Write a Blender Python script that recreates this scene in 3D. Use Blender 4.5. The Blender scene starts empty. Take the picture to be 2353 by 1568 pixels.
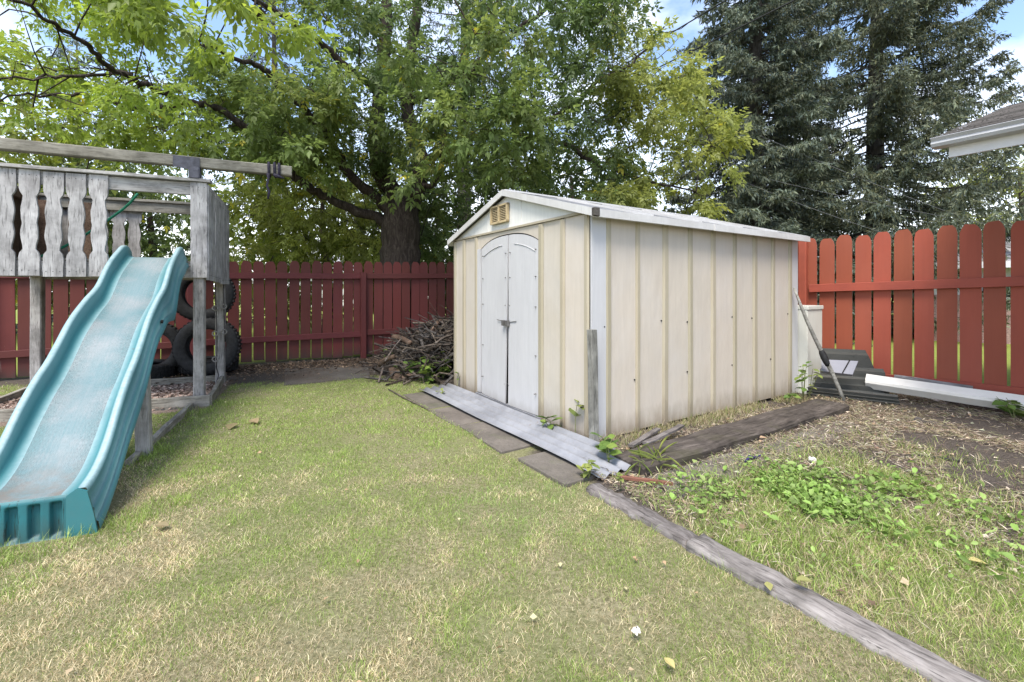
import bpy, math, random
import numpy as np
from mathutils import Vector, Matrix

SC = bpy.context.scene
COL = SC.collection
rnd = random.Random(7)
RNG = np.random.default_rng(11)

# ------------------------------------------------------------------ camera
F, CX, HY, EYE, PW, PH = 1035.0, 1176.5, 668.0, 1.2, 2353.0, 1568.0
cam = bpy.data.cameras.new('camera')
camo = bpy.data.objects.new('camera', cam)
COL.objects.link(camo)
camo.location = (0, 0, EYE)
camo.rotation_euler = (math.radians(90), 0, 0)
cam.sensor_width = 36.0
cam.lens = 36.0 * F / PW
cam.shift_y = -(PH / 2 - HY) / PW
cam.clip_start = 0.05
cam.clip_end = 2000
SC.camera = camo

# ------------------------------------------------------------------ sky, sun, exposure
SUN_EL, SUN_AZ = 60.0, -164.0          # azimuth measured from +Y towards +X
world = bpy.data.worlds.new('World')
SC.world = world
world.use_nodes = True
wt = world.node_tree
wt.nodes.clear()
wo = wt.nodes.new('ShaderNodeOutputWorld')
wb = wt.nodes.new('ShaderNodeBackground')
sk = wt.nodes.new('ShaderNodeTexSky')
sk.sky_type = 'NISHITA'
sk.sun_disc = False
sk.sun_elevation = math.radians(SUN_EL)
sk.sun_rotation = math.radians(SUN_AZ)
sk.air_density = 1.0
sk.dust_density = 1.2
sk.ozone_density = 1.2
wn = wt.nodes.new('ShaderNodeTexNoise')
wn.inputs['Scale'].default_value = 2.3
wn.inputs['Detail'].default_value = 7
wn.inputs['Roughness'].default_value = 0.55
wc = wt.nodes.new('ShaderNodeTexCoord')
wm = wt.nodes.new('ShaderNodeMapping')
wm.inputs['Scale'].default_value = (1, 1, 2.2)
wm.inputs['Location'].default_value = (3.1, 0.7, 0.2)
wr = wt.nodes.new('ShaderNodeValToRGB')
wr.color_ramp.elements[0].position = 0.47
wr.color_ramp.elements[0].color = (0.0, 0.0, 0.0, 1)
wr.color_ramp.elements[1].position = 0.70
wr.color_ramp.elements[1].color = (0.6, 0.6, 0.6, 1)
wx = wt.nodes.new('ShaderNodeMixRGB')
wx.inputs[2].default_value = (7.5, 7.5, 7.7, 1)      # thin bright cloud
wt.links.new(wc.outputs['Generated'], wm.inputs['Vector'])
wt.links.new(wm.outputs[0], wn.inputs['Vector'])
wt.links.new(wn.outputs['Fac'], wr.inputs['Fac'])
wsx = wt.nodes.new('ShaderNodeSeparateXYZ')               # haze thickening towards the horizon
wt.links.new(wc.outputs['Generated'], wsx.inputs[0])
whz = wt.nodes.new('ShaderNodeMapRange')
whz.inputs[1].default_value = 0.02; whz.inputs[2].default_value = 0.34
whz.inputs[3].default_value = 0.85; whz.inputs[4].default_value = 0.0
wt.links.new(wsx.outputs[2], whz.inputs[0])
wmx = wt.nodes.new('ShaderNodeMath'); wmx.operation = 'MAXIMUM'
wt.links.new(wr.outputs['Color'], wmx.inputs[0]); wt.links.new(whz.outputs[0], wmx.inputs[1])
wt.links.new(wmx.outputs[0], wx.inputs[0])
wt.links.new(sk.outputs[0], wx.inputs[1])
wt.links.new(wx.outputs[0], wb.inputs['Color'])
wb.inputs['Strength'].default_value = 0.15
wt.links.new(wb.outputs[0], wo.inputs['Surface'])

sun = bpy.data.lights.new('sun', 'SUN')
sun.energy = 2.3
sun.angle = math.radians(22)
sun.color = (1.0, 0.95, 0.86)
suno = bpy.data.objects.new('sun', sun)
COL.objects.link(suno)
_e, _a = math.radians(SUN_EL), math.radians(SUN_AZ)
SUNDIR = Vector((math.sin(_a) * math.cos(_e), math.cos(_a) * math.cos(_e), math.sin(_e)))
suno.rotation_euler = SUNDIR.to_track_quat('Z', 'Y').to_euler()
suno.location = SUNDIR * 60

SC.view_settings.view_transform = 'Standard'
SC.view_settings.look = 'None'
SC.view_settings.exposure = 1.30
SC.view_settings.gamma = 1.0
SC.render.engine = 'CYCLES'
SC.cycles.use_denoising = True
SC.cycles.denoising_prefilter = 'NONE'
SC.cycles.max_bounces = 5
SC.cycles.diffuse_bounces = 3
SC.cycles.glossy_bounces = 2
SC.cycles.transmission_bounces = 3
SC.cycles.transparent_max_bounces = 6
SC.cycles.caustics_reflective = False
SC.cycles.caustics_refractive = False

# ------------------------------------------------------------------ helpers
def G(px, py, z=0.0):
    d = (EYE - z) * F / (py - HY)
    return Vector(((px - CX) / F * d, d, z))

def PD(px, py, d):
    return Vector(((px - CX) / F * d, d, EYE - (py - HY) / F * d))

def tag(o, label=None, cat=None, group=None, kind=None):
    if label: o['label'] = label
    if cat: o['category'] = cat
    if group: o['group'] = group
    if kind: o['kind'] = kind
    return o

def thing(name, loc, label, cat, group=None):
    o = bpy.data.objects.new(name, None)
    o.empty_display_size = 0.1
    COL.objects.link(o)
    o.location = loc
    return tag(o, label, cat, group)

def link(name, me, parent=None, M=None):
    o = bpy.data.objects.new(name, me)
    COL.objects.link(o)
    if M is not None:
        o.matrix_basis = (Matrix.Translation(-parent.location) @ M) if parent and parent.type == 'EMPTY' else M
    if parent:
        o.parent = parent
    return o

def root_loc(parent):
    l = Vector((0, 0, 0))
    while parent is not None:
        l += parent.location
        parent = parent.parent
    return l

def smooth_path(pts, sub=4):
    P = [Vector(p) for p in pts]; out = []
    for i in range(len(P) - 1):
        p0, p1, p2, p3 = P[max(i - 1, 0)], P[i], P[i + 1], P[min(i + 2, len(P) - 1)]
        for k in range(sub):
            t = k / sub
            out.append(.5 * ((2 * p1) + (p2 - p0) * t + (2 * p0 - 5 * p1 + 4 * p2 - p3) * t * t + (3 * p1 - p0 - 3 * p2 + p3) * t ** 3))
    return out + [P[-1]]

class MB:
    def __init__(s):
        s.v, s.f = [], []
    def add(s, vs, fs):
        o = len(s.v)
        s.v += [tuple(x) for x in vs]
        s.f += [tuple(i + o for i in f) for f in fs]
        return s
    def box(s, c, sx, sy, sz):                     # c centre, sx sy sz full edge vectors
        c, a, b, d = Vector(c), Vector(sx) / 2, Vector(sy) / 2, Vector(sz) / 2
        vs = [c + i * a + j * b + k * d for k in (-1, 1) for j in (-1, 1) for i in (-1, 1)]
        return s.add(vs, [(0, 2, 3, 1), (4, 5, 7, 6), (0, 1, 5, 4), (2, 6, 7, 3), (0, 4, 6, 2), (1, 3, 7, 5)])
    def prism(s, pts, t):                          # pts polygon in 3D, t thickness vector
        n = len(pts)
        t = Vector(t)
        vs = [Vector(p) for p in pts] + [Vector(p) + t for p in pts]
        fs = [tuple(range(n))[::-1], tuple(range(n, 2 * n))]
        fs += [(i, (i + 1) % n, n + (i + 1) % n, n + i) for i in range(n)]
        return s.add(vs, fs)
    def tube(s, pts, rad, n=6, caps=True):
        pts = [Vector(p) for p in pts]
        m = len(pts)
        if not hasattr(rad, '__len__'): rad = [rad] * m
        vs, fs = [], []
        ref = None
        for i, p in enumerate(pts):
            t = (pts[min(i + 1, m - 1)] - pts[max(i - 1, 0)])
            t = t.normalized() if t.length > 1e-9 else Vector((0, 0, 1))
            if ref is None:
                ref = t.orthogonal().normalized()
            ref = (ref - t * ref.dot(t))
            ref = ref.normalized() if ref.length > 1e-6 else t.orthogonal().normalized()
            b = t.cross(ref)
            for k in range(n):
                a = 2 * math.pi * k / n
                vs.append(p + (ref * math.cos(a) + b * math.sin(a)) * rad[i])
        for i in range(m - 1):
            for k in range(n):
                k2 = (k + 1) % n
                fs.append((i * n + k, i * n + k2, (i + 1) * n + k2, (i + 1) * n + k))
        if caps:
            fs.append(tuple(range(n))[::-1])
            fs.append(tuple((m - 1) * n + k for k in range(n)))
        return s.add(vs, fs)
    def grid(s, fn, nu, nv, close=False):
        vs = [fn(i / nu, j / nv) for j in range(nv + 1) for i in range(nu + 1)]
        w = nu + 1
        return s.add(vs, [(j * w + i, j * w + i + 1, (j + 1) * w + i + 1, (j + 1) * w + i) for j in range(nv) for i in range(nu)])
    def build(s, name, mat, parent=None, smooth=False, kind=None, bevel=0):
        off = root_loc(parent)
        me = bpy.data.meshes.new(name)
        me.from_pydata([tuple(Vector(v) - off) for v in s.v], [], s.f)
        me.update()
        if smooth: me.polygons.foreach_set('use_smooth', [True] * len(me.polygons))
        me.materials.append(mat)
        o = bpy.data.objects.new(name, me)
        COL.objects.link(o)
        o.parent = parent
        if kind: o['kind'] = kind
        if bevel:
            b = o.modifiers.new('bevel', 'BEVEL'); b.width = bevel; b.segments = 2; b.limit_method = 'ANGLE'
        return o

def free(mb, name, mat, label, cat, group=None, kind=None, smooth=False, bevel=0):
    """a thing that is a single mesh, its origin at its base"""
    vs = np.array(mb.v)
    base = Vector((vs[:, 0].mean(), vs[:, 1].mean(), vs[:, 2].min()))
    mb.v = [tuple(Vector(v) - base) for v in mb.v]
    o = mb.build(name, mat, None, smooth, kind, bevel)
    o.location = base
    return tag(o, label, cat, group)

def frame(p, q, up=(0, 0, 1)):
    p, q = Vector(p), Vector(q)
    x = (q - p).normalized()
    z = Vector(up) - x * x.dot(Vector(up))
    z.normalize()
    y = z.cross(x)
    M = Matrix((x, y, z)).transposed().to_4x4()
    M.translation = (p + q) / 2
    return M, (q - p).length

_pm = {}
def plank_mesh(L, w, h, mat, seg=3, rough=0.003, key=None, ch=0.05):
    k = (round(L, 2), round(w, 3), round(h, 3), mat.name, seg, rough, key)
    if k in _pm: return _pm[k]
    c = min(w, h) * ch * 2
    sec = [(-w / 2 + c, -h / 2), (w / 2 - c, -h / 2), (w / 2, -h / 2 + c), (w / 2, h / 2 - c), (w / 2 - c, h / 2), (-w / 2 + c, h / 2), (-w / 2, h / 2 - c), (-w / 2, -h / 2 + c)]
    mb = MB()
    vs, fs = [], []
    for i in range(seg + 1):
        x = -L / 2 + L * i / seg
        dy, dz = rnd.uniform(-rough, rough), rnd.uniform(-rough, rough)
        for y, z in sec: vs.append((x, y + dy, z + dz))
    for i in range(seg):
        for k2 in range(8):
            n2 = (k2 + 1) % 8
            fs.append((i * 8 + k2, i * 8 + n2, (i + 1) * 8 + n2, (i + 1) * 8 + k2))
    fs.append(tuple(range(8))[::-1]); fs.append(tuple(seg * 8 + i for i in range(8)))
    me = bpy.data.meshes.new('plank')
    me.from_pydata(vs, [], fs); me.update(); me.materials.append(mat)
    _pm[k] = me
    return me

def plank(name, p, q, w, h, mat, parent=None, up=(0, 0, 1), seg=3, rough=0.003, ch=0.05):
    """straight timber from p to q; w across, h along up; grain along its length"""
    M, L = frame(p, q, up)
    return link(name, plank_mesh(L, w, h, mat, seg, rough, rnd.randint(0, 3), ch), parent, M)

# fast triangle/quad soup from arrays ------------------------------------
def soup(name, V, Fc, mat, cols=None, parent=None, kind='stuff', smooth=False):
    off = np.array(root_loc(parent)) if parent else 0
    V = np.asarray(V, np.float32) - off
    Fc = np.asarray(Fc, np.int32)
    me = bpy.data.meshes.new(name)
    n = Fc.shape[1]
    me.vertices.add(len(V)); me.vertices.foreach_set('co', V.astype(np.float32).ravel())
    me.loops.add(Fc.size); me.loops.foreach_set('vertex_index', Fc.ravel())
    me.polygons.add(len(Fc)); me.polygons.foreach_set('loop_start', np.arange(0, Fc.size, n, dtype=np.int32))
    me.update(calc_edges=True)
    if smooth: me.polygons.foreach_set('use_smooth', np.ones(len(Fc), bool))
    if cols is not None:
        ca = me.color_attributes.new('col', 'FLOAT_COLOR', 'POINT')
        c4 = np.ones((len(V), 4), np.float32); c4[:, :3] = cols
        ca.data.foreach_set('color', c4.ravel())
    me.materials.append(mat)
    o = bpy.data.objects.new(name, me)
    COL.objects.link(o)
    o.parent = parent
    if kind: o['kind'] = kind
    return o

_gr = np.random.default_rng(3).random((64, 64))
def vnoise(x, y):
    xi, yi = np.floor(x).astype(int), np.floor(y).astype(int)
    fx, fy = x - xi, y - yi
    fx, fy = fx * fx * (3 - 2 * fx), fy * fy * (3 - 2 * fy)
    g = lambda a, b: _gr[a % 64, b % 64]
    return (g(xi, yi) * (1 - fx) + g(xi + 1, yi) * fx) * (1 - fy) + (g(xi, yi + 1) * (1 - fx) + g(xi + 1, yi + 1) * fx) * fy
def fbm(x, y, o=4):
    x, y = np.asarray(x, float), np.asarray(y, float)
    s, a, t = 0, 1, 0
    for i in range(o):
        s = s + a * vnoise(x * 2 ** i + 17 * i, y * 2 ** i + 5 * i); t += a; a *= .5
    return s / t
def unit(a): return a / np.maximum(np.linalg.norm(a, axis=-1, keepdims=True), 1e-9)

# ------------------------------------------------------------------ materials
class NT:
    def __init__(s, name):
        s.m = bpy.data.materials.new(name); s.m.use_nodes = True
        s.t = s.m.node_tree; s.t.nodes.clear()
        s.out = s.n('OutputMaterial')
    def n(s, typ, **kw):
        nd = s.t.nodes.new('ShaderNode' + typ)
        for k, v in kw.items(): setattr(nd, k, v)
        return nd
    def set(s, sock, v):
        if isinstance(v, bpy.types.NodeSocket): s.t.links.new(v, sock)
        elif isinstance(v, (tuple, list)): sock.default_value = tuple(v) + ((1,) if len(v) == 3 and sock.type == 'RGBA' else ())
        else: sock.default_value = v
    def coord(s, scale=(1, 1, 1), which='Object', rand=True):
        tc = s.n('TexCoord'); mp = s.n('Mapping')
        s.set(mp.inputs['Vector'], tc.outputs[which])
        mp.inputs['Scale'].default_value = scale
        if rand:
            oi = s.n('ObjectInfo'); mm = s.n('Math', operation='MULTIPLY')
            s.set(mm.inputs[0], oi.outputs['Random']); mm.inputs[1].default_value = 41.0
            s.set(mp.inputs['Location'], mm.outputs[0])
        return mp.outputs[0]
    def noise(s, vec, scale, detail=5, rough=.6, dist=0):
        nz = s.n('TexNoise')
        s.set(nz.inputs['Vector'], vec); nz.inputs['Scale'].default_value = scale
        nz.inputs['Detail'].default_value = detail; nz.inputs['Roughness'].default_value = rough
        nz.inputs['Distortion'].default_value = dist
        return nz.outputs['Fac']
    def ramp(s, fac, stops):
        r = s.n('ValToRGB'); s.set(r.inputs['Fac'], fac)
        e = r.color_ramp.elements
        while len(e) < len(stops): e.new(0.5)
        for el, (p, c) in zip(e, stops):
            el.position = p; el.color = (c if len(c) == 4 else tuple(c) + (1,)) if hasattr(c, '__len__') else (c, c, c, 1)
        return r.outputs['Color']
    def mix(s, fac, a, b, typ='MIX'):
        x = s.n('MixRGB', blend_type=typ)
        s.set(x.inputs[0], fac); s.set(x.inputs[1], a); s.set(x.inputs[2], b)
        return x.outputs[0]
    def hsv_rand(s, col, amount=.2, hue=.01):
        oi = s.n('ObjectInfo')
        h = s.n('HueSaturation'); s.set(h.inputs['Color'], col)
        mr = s.n('MapRange'); s.set(mr.inputs[0], oi.outputs['Random'])
        mr.inputs[3].default_value = 1 - amount; mr.inputs[4].default_value = 1 + amount
        s.set(h.inputs['Value'], mr.outputs[0])
        m2 = s.n('MapRange'); s.set(m2.inputs[0], oi.outputs['Random'])
        m2.inputs[3].default_value = .5 + hue; m2.inputs[4].default_value = .5 - hue
        s.set(h.inputs['Hue'], m2.outputs[0])
        return h.outputs[0]
    def bump(s, h, strength=.3, dist=.01):
        b = s.n('Bump'); s.set(b.inputs['Height'], h)
        b.inputs['Strength'].default_value = strength; b.inputs['Distance'].default_value = dist
        return b.outputs[0]
    def bsdf(s, col, rough=.7, normal=None, metal=0, spec=.35):
        p = s.n('BsdfPrincipled')
        s.set(p.inputs['Base Color'], col); s.set(p.inputs['Roughness'], rough)
        p.inputs['Metallic'].default_value = metal
        p.inputs['Specular IOR Level'].default_value = spec
        if normal is not None: s.set(p.inputs['Normal'], normal)
        s.t.links.new(p.outputs[0], s.out.inputs['Surface'])
        return s.m

def wood(name, dark, mid, light, axis=0, grain=1.0, rnd_amt=.18, bump=.35, moss=None, rough=.85):
    t = NT(name)
    sc = [9, 9, 9]; sc[axis] = 1.3
    v = t.coord(tuple(sc))
    g1 = t.noise(v, 3.2 * grain, 8, .68, .7)
    v2 = t.coord((1, 1, 1))
    blot = t.noise(v2, 5.5, 5, .6)
    col = t.ramp(g1, [(.25, dark), (.48, mid), (.72, light)])
    col = t.mix(t.ramp(blot, [(.35, .55), (.6, 0)]), col, tuple(c * .45 for c in dark))
    sc2 = [46, 46, 46]; sc2[axis] = 4.5
    g2 = t.noise(t.coord(tuple(sc2)), 1.6, 4, .6)
    col = t.mix(t.ramp(g2, [(.33, .65), (.45, 0)]), col, tuple(c * .28 for c in dark))
    sc3 = [120, 120, 120]; sc3[axis] = 6.0
    g3 = t.noise(t.coord(tuple(sc3)), 1.0, 3, .6, .3)
    col = t.mix(t.ramp(g3, [(.30, .8), (.37, 0)]), col, tuple(c * .22 for c in dark))
    if moss:
        mz = t.noise(v2, 3.1, 5, .65)
        col = t.mix(t.ramp(mz, [(.52, 0), (.68, .8)]), col, moss)
    col = t.hsv_rand(col, rnd_amt, .006)
    return t.bsdf(col, rough, t.bump(t.mix(.5, g1, t.mix(.5, g2, g3)), bump, .007), spec=.2)

def paint(name, base, chip=None, chip_amt=.36, dirt=(.1, .08, .06), dirt_amt=.25, axis=2, rough=.55, rnd_amt=.1, chalk=None, bump=.12, foot=None, peel=0, dents=0):
    t = NT(name)
    sc = [11, 11, 11]; sc[axis] = .9
    vg = t.coord(tuple(sc)); v = t.coord()
    g = t.noise(vg, 2.5, 6, .65, .4)
    col = t.mix(t.ramp(g, [(.3, .35), (.7, 0)]), base, tuple(c * .72 for c in base))
    b = t.noise(v, 2.2, 6, .6)
    col = t.mix(t.ramp(b, [(.42, 0), (.75, dirt_amt)]), col, dirt)
    if chalk:
        col = t.mix(t.ramp(t.noise(v, 1.3, 5, .6), [(.45, 0), (.7, .5)]), col, chalk)
    if chip:
        cz = t.noise(vg, 3.1, 9, .75, 1.2)
        if peel:
            oi = t.n('ObjectInfo'); gt = t.n('Math', operation='GREATER_THAN'); t.set(gt.inputs[0], oi.outputs['Random']); gt.inputs[1].default_value = 1 - peel
            m1 = t.n('Math', operation='MULTIPLY'); t.set(m1.inputs[0], gt.outputs[0]); m1.inputs[1].default_value = .13
            m2 = t.n('Math', operation='SUBTRACT'); t.set(m2.inputs[0], cz); t.set(m2.inputs[1], m1.outputs[0]); cz = m2.outputs[0]
        col = t.mix(t.ramp(cz, [(chip_amt - .03, 1), (chip_amt, 0)]), col, chip)
    if foot:                                        # splashed mud and rot at the foot, streaky upper edge
        hz, fc, amt = foot
        sx = t.n('SeparateXYZ'); tc = t.n('TexCoord'); t.set(sx.inputs[0], tc.outputs['Object'])
        fz = t.noise(t.coord((7, 7, 2.2)), 1.4, 7, .7)
        a1 = t.n('Math', operation='MULTIPLY_ADD'); t.set(a1.inputs[0], fz); a1.inputs[1].default_value = -hz * 2.2; t.set(a1.inputs[2], sx.outputs[2])
        mr = t.n('MapRange'); t.set(mr.inputs[0], a1.outputs[0]); mr.inputs[1].default_value = -hz * 1.1; mr.inputs[2].default_value = hz * .12
        mr.inputs[3].default_value = amt; mr.inputs[4].default_value = 0
        col = t.mix(mr.outputs[0], col, fc)
    col = t.hsv_rand(col, rnd_amt, .005)
    nrm = t.bump(g, bump, .004)
    if dents:
        dz = t.noise(t.coord((1.6, 1.6, .9)), 2.6, 3, .5)
        b = t.n('Bump'); t.set(b.inputs['Height'], dz); b.inputs['Strength'].default_value = dents; b.inputs['Distance'].default_value = .03
        t.set(b.inputs['Normal'], nrm); nrm = b.outputs[0]
    return t.bsdf(col, rough, nrm, spec=.3)

def plain(name, col, rough=.6, metal=0, var=.12, scale=14, bump=.1, spec=.35):
    t = NT(name)
    v = t.coord()
    n1 = t.noise(v, scale, 6, .65)
    c = t.ramp(n1, [(.3, tuple(x * (1 - var * 2) for x in col)), (.7, tuple(min(1, x * (1 + var)) for x in col))])
    return t.bsdf(c, rough, t.bump(n1, bump, .004), metal, spec)

def leafmat(name, trans=.45, sat=1.0, rough=.5):
    t = NT(name)
    at = t.n('Attribute'); at.attribute_name = 'col'
    p = t.n('BsdfPrincipled'); t.set(p.inputs['Base Color'], at.outputs['Color'])
    p.inputs['Roughness'].default_value = rough; p.inputs['Specular IOR Level'].default_value = .3
    tr = t.n('BsdfTranslucent')
    h = t.n('HueSaturation'); t.set(h.inputs['Color'], at.outputs['Color'])
    h.inputs['Hue'].default_value = .493; h.inputs['Saturation'].default_value = 1.08; h.inputs['Value'].default_value = 1.7
    t.set(tr.inputs['Color'], h.outputs[0])
    mx = t.n('MixShader'); mx.inputs[0].default_value = trans
    t.t.links.new(p.outputs[0], mx.inputs[1]); t.t.links.new(tr.outputs[0], mx.inputs[2])
    t.t.links.new(mx.outputs[0], t.out.inputs['Surface'])
    return t.m

M = {}
M['grey_x'] = wood('weathered_wood_x', (.20, .185, .175), (.36, .345, .33), (.48, .465, .45), 0)
M['grey_z'] = wood('weathered_wood_z', (.22, .21, .205), (.385, .372, .367), (.50, .487, .48), 2, .8, .12, .2)
M['brown_wood'] = wood('brown_plywood', (.07, .042, .03), (.13, .085, .06), (.19, .135, .1), 2)
M['olive_x'] = wood('beam_wood', (.14, .125, .10), (.27, .25, .21), (.39, .365, .32), 0)
M['timber'] = wood('landscape_timber', (.09, .08, .072), (.225, .203, .187), (.335, .31, .29), 0, 1.3, .1, .8)
M['timber2'] = wood('dark_landscape_timber', (.07, .06, .055), (.16, .142, .132), (.27, .25, .235), 0, 1.2, .1, .7)
M['tie'] = wood('old_dark_timber', (.035, .03, .028), (.085, .075, .068), (.145, .13, .118), 0, 1.0, .1, .7, moss=(.05, .055, .03))
M['post'] = wood('old_post_wood', (.09, .085, .075), (.21, .205, .185), (.33, .325, .30), 2, 1.0, .1, .6)
M['post_x'] = wood('old_post_wood_upright', (.09, .085, .075), (.23, .225, .2), (.36, .35, .32), 0, 1.0, .1, .6)
M['red_z'] = paint('red_fence_paint_z', (.345, .084, .046), (.36, .28, .21), .265, (.20, .05, .032), .35, 2, .6, .17, (.33, .10, .065), .12, (.07, (.07, .035, .025), .8), .06)
M['red_x'] = paint('red_fence_paint_x', (.335, .084, .047), (.30, .24, .19), .27, (.11, .03, .025), .4, 0, .6, .1)
M['maroon_z'] = paint('maroon_shade_paint_z', (.115, .027, .021), (.27, .20, .17), .25, (.07, .018, .02), .5, 2, .62, .2, (.13, .035, .034), .12, (.10, (.045, .03, .025), .8), .13)  # aged maroon, darkened further so the colour carries tree shade
M['maroon_x'] = paint('maroon_shade_paint_x', (.11, .025, .024), (.28, .22, .19), .285, (.08, .02, .02), .4, 0, .62, .1)
M['cream'] = paint('cream_steel', (.51, .455, .382), None, 0, (.42, .385, .33), .3, 2, .45, .03, (.50, .475, .45), .05, (.17, (.20, .16, .11), .75), 0, .35)
M['tan'] = paint('tan_steel', (.365, .325, .24), (.16, .12, .08), .24, (.29, .245, .17), .5, 2, .5, .08, None, .12, (.2, (.13, .10, .07), .8), 0, 0)
M['white'] = paint('white_steel', (.49, .485, .49), None, 0, (.47, .455, .45), .25, 2, .42, .03, None, .04, (.12, (.27, .25, .22), .6), 0, .3)
M['fascia'] = paint('weathered_white_trim', (.56, .55, .535), (.16, .135, .11), .345, (.27, .245, .22), .5, 2, .5, .05)
M['gable'] = paint('gable_off_white', (.70, .69, .65), None, 0, (.5, .48, .43), .25, 2, .5, .02, None, .04)
M['vent'] = plain('vent_plastic', (.46, .365, .215), .55)
M['roof'] = plain('roof_steel', (.20, .20, .21), .5, 0, .3, 4)
M['dark'] = plain('dark_gap', (.012, .012, .012), .9)
M['metal'] = plain('dull_metal', (.25, .24, .23), .45, .7)
M['rubber'] = plain('tyre_rubber', (.018, .018, .019), .75, 0, .35, 22, .4)
M['chain'] = plain('dark_chain', (.06, .055, .055), .5, .6)
M['rope'] = plain('purple_black_rope', (.035, .03, .05), .9, 0, .5, 120, .6)
M['green_rope'] = plain('green_rope', (.01, .19, .11), .7, 0, .3, 90, .5)
M['bracket'] = plain('slate_bracket', (.085, .085, .105), .7, 0, .3)
M['panel_grey'] = paint('appliance_enamel', (.60, .60, .54), (.25, .17, .1), .2, (.4, .38, .33), .35, 2, .4, .02)
M['siding'] = paint('dark_siding', (.07, .07, .062), (.014, .014, .013), .40, (.03, .03, .027), .5, 0, .6, .3)
M['plastic_grey'] = paint('grey_shingle', (.22, .22, .25), (.08, .08, .085), .37, (.2, .2, .2), .3, 0, .6, .05)
M['pvc'] = paint('white_painted_beam', (.82, .78, .70), None, 0, (.40, .35, .27), .4, 0, .5, .02)
M['stick'] = wood('dead_wood', (.05, .038, .032), (.125, .10, .084), (.24, .205, .18), 0, .8, .3)
M['log'] = wood('brown_log', (.06, .04, .028), (.15, .10, .07), (.25, .175, .125), 0, .8, .2)
M['weed_stem'] = plain('weed_stem', (.17, .19, .07), .7)
M['cable'] = plain('cable_black', (.02, .02, .02), .6)
M['wire'] = plain('wire_grey', (.16, .16, .17), .6)
M['house_wall'] = plain('house_siding', (.62, .60, .58), .7)
M['gutter'] = plain('gutter_grey', (.40, .40, .41), .4, 0, .06, 5)
M['soffit'] = plain('soffit_white', (.62, .61, .62), .55, 0, .05, 5)
M['brick'] = plain('brick_pink', (.38, .25, .22), .85, 0, .3, 40)
M['leaf'] = leafmat('maple_leaf')
M['leaf_far'] = leafmat('distant_leaf', .45)
M['needle'] = leafmat('spruce_needle', .12, rough=.65)
M['grass'] = leafmat('grass_blade', .28, rough=.6)
M['litter'] = leafmat('dry_litter', .1, rough=.8)

def bark():
    t = NT('bark')
    v = t.coord((5, 5, 1.1), rand=False)
    a = t.noise(v, 2.4, 9, .72, 1.5)
    col = t.ramp(a, [(.3, (.018, .014, .012)), (.5, (.055, .043, .036)), (.72, (.12, .098, .083))])
    return t.bsdf(col, .9, t.bump(a, 1.0, .05), spec=.15)
M['bark'] = bark()

def bark2():
    t = NT('spruce_bark')
    a = t.noise(t.coord((4, 4, 1.3), rand=False), 3, 8, .7, .6)
    return t.bsdf(t.ramp(a, [(.3, (.03, .027, .025)), (.7, (.11, .10, .092))]), .9, t.bump(a, .8, .03), spec=.15)
M['bark2'] = bark2()

def galvanised():
    t = NT('galvanised_sheet')
    v = t.coord()
    a = t.noise(v, 3, 7, .65); b = t.noise(t.coord((1, 1, 1)), 28, 5, .7)
    col = t.ramp(a, [(.3, (.155, .158, .172)), (.65, (.26, .265, .285))])
    col = t.mix(t.ramp(b, [(.6, 0), (.72, .7)]), col, (.19, .14, .10))
    return t.bsdf(col, .55, t.bump(b, .08, .003), .0, .3)
M['galv'] = galvanised()

def concrete():
    t = NT('old_concrete')
    v = t.coord()
    a = t.noise(v, 4, 8, .7); b = t.noise(v, 60, 5, .7); c = t.noise(v, 2.2, 6, .6)
    col = t.ramp(a, [(.3, (.09, .078, .066)), (.7, (.185, .162, .138))])
    col = t.mix(t.ramp(b, [(.3, .5), (.5, 0)]), col, (.06, .055, .05))
    col = t.mix(t.ramp(c, [(.58, 0), (.75, .6)]), col, (.08, .10, .035))
    return t.bsdf(t.hsv_rand(col, .1), .9, t.bump(b, .5, .006), spec=.2)
M['concrete'] = concrete()
def concrete_dark():
    t = NT('damp_slab'); v = t.coord()
    a = t.noise(v, 3, 8, .7); b = t.noise(v, 45, 5, .7); c = t.noise(v, 1.7, 6, .65)
    col = t.ramp(a, [(.3, (.055, .05, .046)), (.7, (.13, .12, .11))])
    col = t.mix(t.ramp(c, [(.42, 0), (.6, .9)]), col, t.ramp(b, [(.3, (.03, .025, .02)), (.7, (.13, .10, .08))]))
    return t.bsdf(col, .9, t.bump(b, .5, .006), spec=.2)
M['concrete_dark'] = concrete_dark()

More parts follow.
